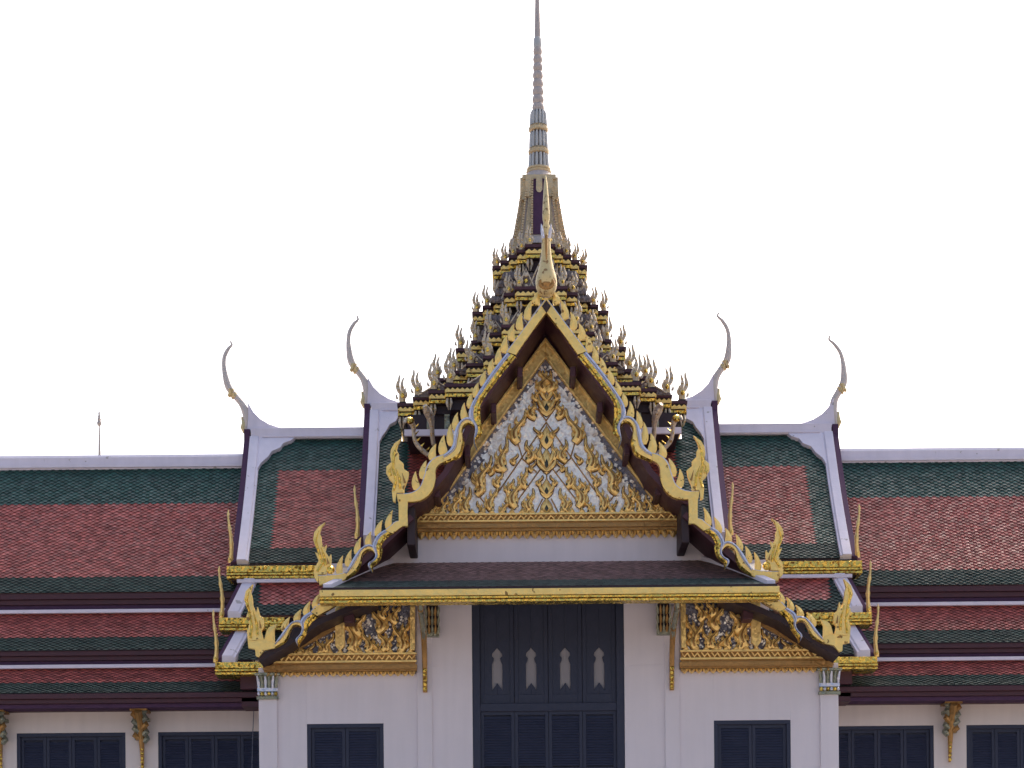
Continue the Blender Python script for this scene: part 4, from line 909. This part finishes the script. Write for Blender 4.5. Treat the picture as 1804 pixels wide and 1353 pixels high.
# dark maroon wall and sill below the lowest tier
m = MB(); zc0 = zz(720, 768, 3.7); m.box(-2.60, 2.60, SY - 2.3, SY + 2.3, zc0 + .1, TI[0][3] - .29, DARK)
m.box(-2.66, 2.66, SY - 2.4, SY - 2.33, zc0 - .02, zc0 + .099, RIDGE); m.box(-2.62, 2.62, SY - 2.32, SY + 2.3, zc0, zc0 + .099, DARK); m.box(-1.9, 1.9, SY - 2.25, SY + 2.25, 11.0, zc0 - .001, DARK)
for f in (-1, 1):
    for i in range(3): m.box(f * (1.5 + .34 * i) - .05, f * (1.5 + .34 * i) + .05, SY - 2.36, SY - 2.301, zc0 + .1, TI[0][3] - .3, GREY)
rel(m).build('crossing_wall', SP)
for f in (-1, 1):
    m = MB()
    Zc = lambda x, y, Y: (P(*Z6(x, y), Y)[0], P(*Z6(x, y), Y)[1])
    def sw(pts, rads, Y0, Y1):
        q = smoothpts([(P(*Z6(x, y), lerp(Y0, Y1, i / (len(pts) - 1)))[0], lerp(Y0, Y1, i / (len(pts) - 1)), P(*Z6(x, y), lerp(Y0, Y1, i / (len(pts) - 1)))[1]) for i, (x, y) in enumerate(pts)], 24)
        rr = smoothpts([(i, r / 6.15 / 92) for i, r in enumerate(rads)], 24); m.tube(q, [r[1] for r in rr], HORN, 8); return q
    q = sw([(600, 760), (520, 700), (450, 620), (425, 540), (420, 450), (395, 390), (350, 365), (325, 400)], [22, 26, 26, 22, 20, 30, 34, 12], 3.3, 3.0)
    m.ball((q[-5][0], q[-5][1] - .03, q[-5][2]), .07, GLIT, 1.2, 1, 1)
    sw([(640, 640), (625, 540), (620, 430), (600, 330), (565, 260), (545, 215)], [22, 26, 26, 40, 50, 26], 3.4, 3.0)
    for i in range(5): m.tube([q[3 + i * 3], (q[3 + i * 3][0] + .1, q[3 + i * 3][1], q[3 + i * 3][2] + .1)], [.03, .004], GLIT, 5)
    if f > 0: m = m.mirror()
    rel(m).build('swan_bracket', SP, smooth=True)
# ---- bell shaft
def zs(v, Y=6.0): return zz(950, v, Y)
PXM = 46 / 4000
m = MB()
for v0, v1, r0, r1 in ((446, 418, 55, 46), (418, 330, 46, 29.5)):
    for (fa, fb, mat) in ((1.0, .34, NEEDLE), (.88, .55, PGOLD), (.72, .72, NEEDLE), (.55, .88, PGOLD), (.34, 1.0, NEEDLE)):
        z0, z1 = zs(v0), zs(v1); q0, q1 = r0 * PXM, r1 * PXM
        vs = [(sx_ * r * fa, SY + sy_ * r * fb, z) for r, z in ((q0, z0), (q1, z1)) for sx_, sy_ in ((-1, -1), (1, -1), (1, 1), (-1, 1))]
        m.mesh(vs, [(0, 1, 5, 4), (1, 2, 6, 5), (2, 3, 7, 6), (3, 0, 4, 7), (4, 5, 6, 7)], mat)
sh = rel(m).build('bell_shaft', SP)
m = MB()
q0, q1 = 50 * PXM, 28.5 * PXM
m.mesh([(-.150, SY - q0 - .02, zs(430)), (.150, SY - q0 - .02, zs(430)), (.125, SY - q1 - .03, zs(326)), (-.125, SY - q1 - .03, zs(326)), (-.15, SY - q0 + .15, zs(430)), (.15, SY - q0 + .15, zs(430)), (.125, SY - q1 + .1, zs(326)), (-.125, SY - q1 + .1, zs(326))],
       [(0, 1, 2, 3), (0, 1, 5, 4), (1, 2, 6, 5), (2, 3, 7, 6), (3, 0, 4, 7)], PURPLE); rel(m).build('recessed_panel', sh)
for f in (-1, 1):
    for (fx0, fx1, yf0, yf1) in ((.155, .135, 1.03, 1.06), (.36, .24, .93, .93), (.50, .33, .72, .72)):
        m = MB()
        for i in range(22):
            t = i / 21; m.box(f * lerp(fx0, fx1, t) - .018, f * lerp(fx0, fx1, t) + .018, SY - lerp(q0 * yf0, q1 * yf1, t) - .05, SY - lerp(q0 * yf0, q1 * yf1, t) + .05, zs(430 - 100 * t), zs(430 - 100 * t) + .032, PGOLD)
        rel(m).build('beaded_rib', sh)
m = MB()
for k in range(-3, 4):
    rr = 31 * PXM; x = k * .108; dep = (1, 1, .86, .66)[abs(k)]
    w_ = .058; z1, z0 = zs(322), zs(352 + abs(k) * 3); y = SY - 31.5 * PXM * dep - .03
    pts = [(x - w_, z1), (x - w_ * 1.1, z0 + .06), (x - w_ * .6, z0 + .01), (x, z0), (x + w_ * .6, z0 + .01), (x + w_ * 1.1, z0 + .06), (x + w_, z1)]
    if abs(k) != 1: m.prism(pts, y - .035, y + .10, PGOLD)
m.box(-.34, .34, SY - .34, SY + .34, zs(326), zs(318), PGOLD)
m.lathe(SX, SY, [(zs(324), 28 * PXM), (zs(318), 27 * PXM), (zs(310), 22 * PXM), (zs(306), 21 * PXM), (zs(304), 17 * PXM)], NEEDLE, 24)
m.lathe(SX, SY, [(zs(308), 19 * PXM), (zs(306), 22 * PXM), (zs(303), 22.5 * PXM), (zs(302), 19 * PXM), (zs(300), 21 * PXM), (zs(297.5), 21 * PXM), (zs(296), 18 * PXM)], PGOLD, 24)
rel(m).build('petal_collar', SP, smooth=True)
m = MB()
def lotus(v0, v1, r0, r1, n=14):
    m.lathe(SX, SY, [(zs(v0), r0 * PXM * .9), (zs(v1), r1 * PXM * .88)], DARK, 20)
    for k in range(n):
        q = 2 * math.pi * (k + .5) / n - math.pi / 2
        pth = [(SX + r * PXM * math.cos(q), SY + r * PXM * math.sin(q), zs(v)) for v, r in ((v0, r0 * .93), (lerp(v0, v1, .5), (r0 + r1) / 2 * .9), (lerp(v0, v1, .85), r1 * .93), (v1 - 1, r1 * .9))]
        m.tube(pth, [2.6 * PXM, 2.9 * PXM, 2.5 * PXM, .9 * PXM], LOTUS, 7)
lotus(297, 271, 17.5, 16); lotus(262, 233, 15.5, 14.5); lotus(222, 197, 14.5, 13)
for v, r in ((271, 18.2), (231, 17)): m.lathe(SX, SY, [(zs(v + 2), (r - 3) * PXM), (zs(v), r * PXM), (zs(v - 5), (r + .3) * PXM), (zs(v - 6), (r - 3) * PXM), (zs(v - 10), (r - 4) * PXM)], PGOLD, 24)
rel(m).build('lotus_stage', SP, smooth=True)
m = MB(); pr = [(zs(200), 9 * PXM)]; v = 197; rs = 10.6
for i in range(8):
    for t in (0, .12, .3, .5, .7, .88, 1): pr.append((zs(v - t * 14), (rs - 1.7 + 1.9 * math.sin(t * math.pi)) * PXM))
    v -= 14.2; rs -= .38
m.lathe(SX, SY, pr, NEEDLE, 20)
m.lathe(SX, SY, [(zs(84), 6.6 * PXM), (zs(80), 7.4 * PXM), (zs(68), 7 * PXM), (zs(66), 5.6 * PXM)], LOTUS, 12)
rel(m).build('ringed_spire', SP, smooth=True)
m = MB(); m.lathe(SX, SY, [(zs(68), 5.7 * PXM), (zs(0), 4 * PXM), (zs(-120), 1.8 * PXM), (zs(-125), 3 * PXM), (zs(-132), 3 * PXM), (zs(-140), .5 * PXM)], NEEDLE, 14); rel(m).build('needle', SP, smooth=True)

# ================================================================== distant spire behind the left wing
Yd = 70.0; k = (D + Yd) / F
x, z = P(175, 760, Yd)
DS = thing('distant_spire', 'thin pale finial with a small bulb standing far behind the left wing ridge', 'spire', loc=(x, Yd, 0))
m = MB(); Zd = lambda v: zz(175, v, Yd)
m.lathe(0, 0, [(0, 6), (6, 5), (12, 3.2), (18, 1.6), (Zd(830), 4 * k), (Zd(805), 2.3 * k), (Zd(780), 1.7 * k), (Zd(755), 1.2 * k)], NEEDLE, 14); m.build('shaft', DS, smooth=True)
m = MB(); m.lathe(0, 0, [(Zd(755), 1 * k), (Zd(751), 1.2 * k), (Zd(748), 3.5 * k), (Zd(745), 4.2 * k), (Zd(741), 2.6 * k), (Zd(739), 3.4 * k), (Zd(736), 2 * k), (Zd(734), 2.6 * k), (Zd(731), 1.4 * k), (Zd(728), 1.8 * k), (Zd(725), .7 * k), (Zd(718), .3 * k)], NEEDLE, 12); m.build('bulb', DS, smooth=True)
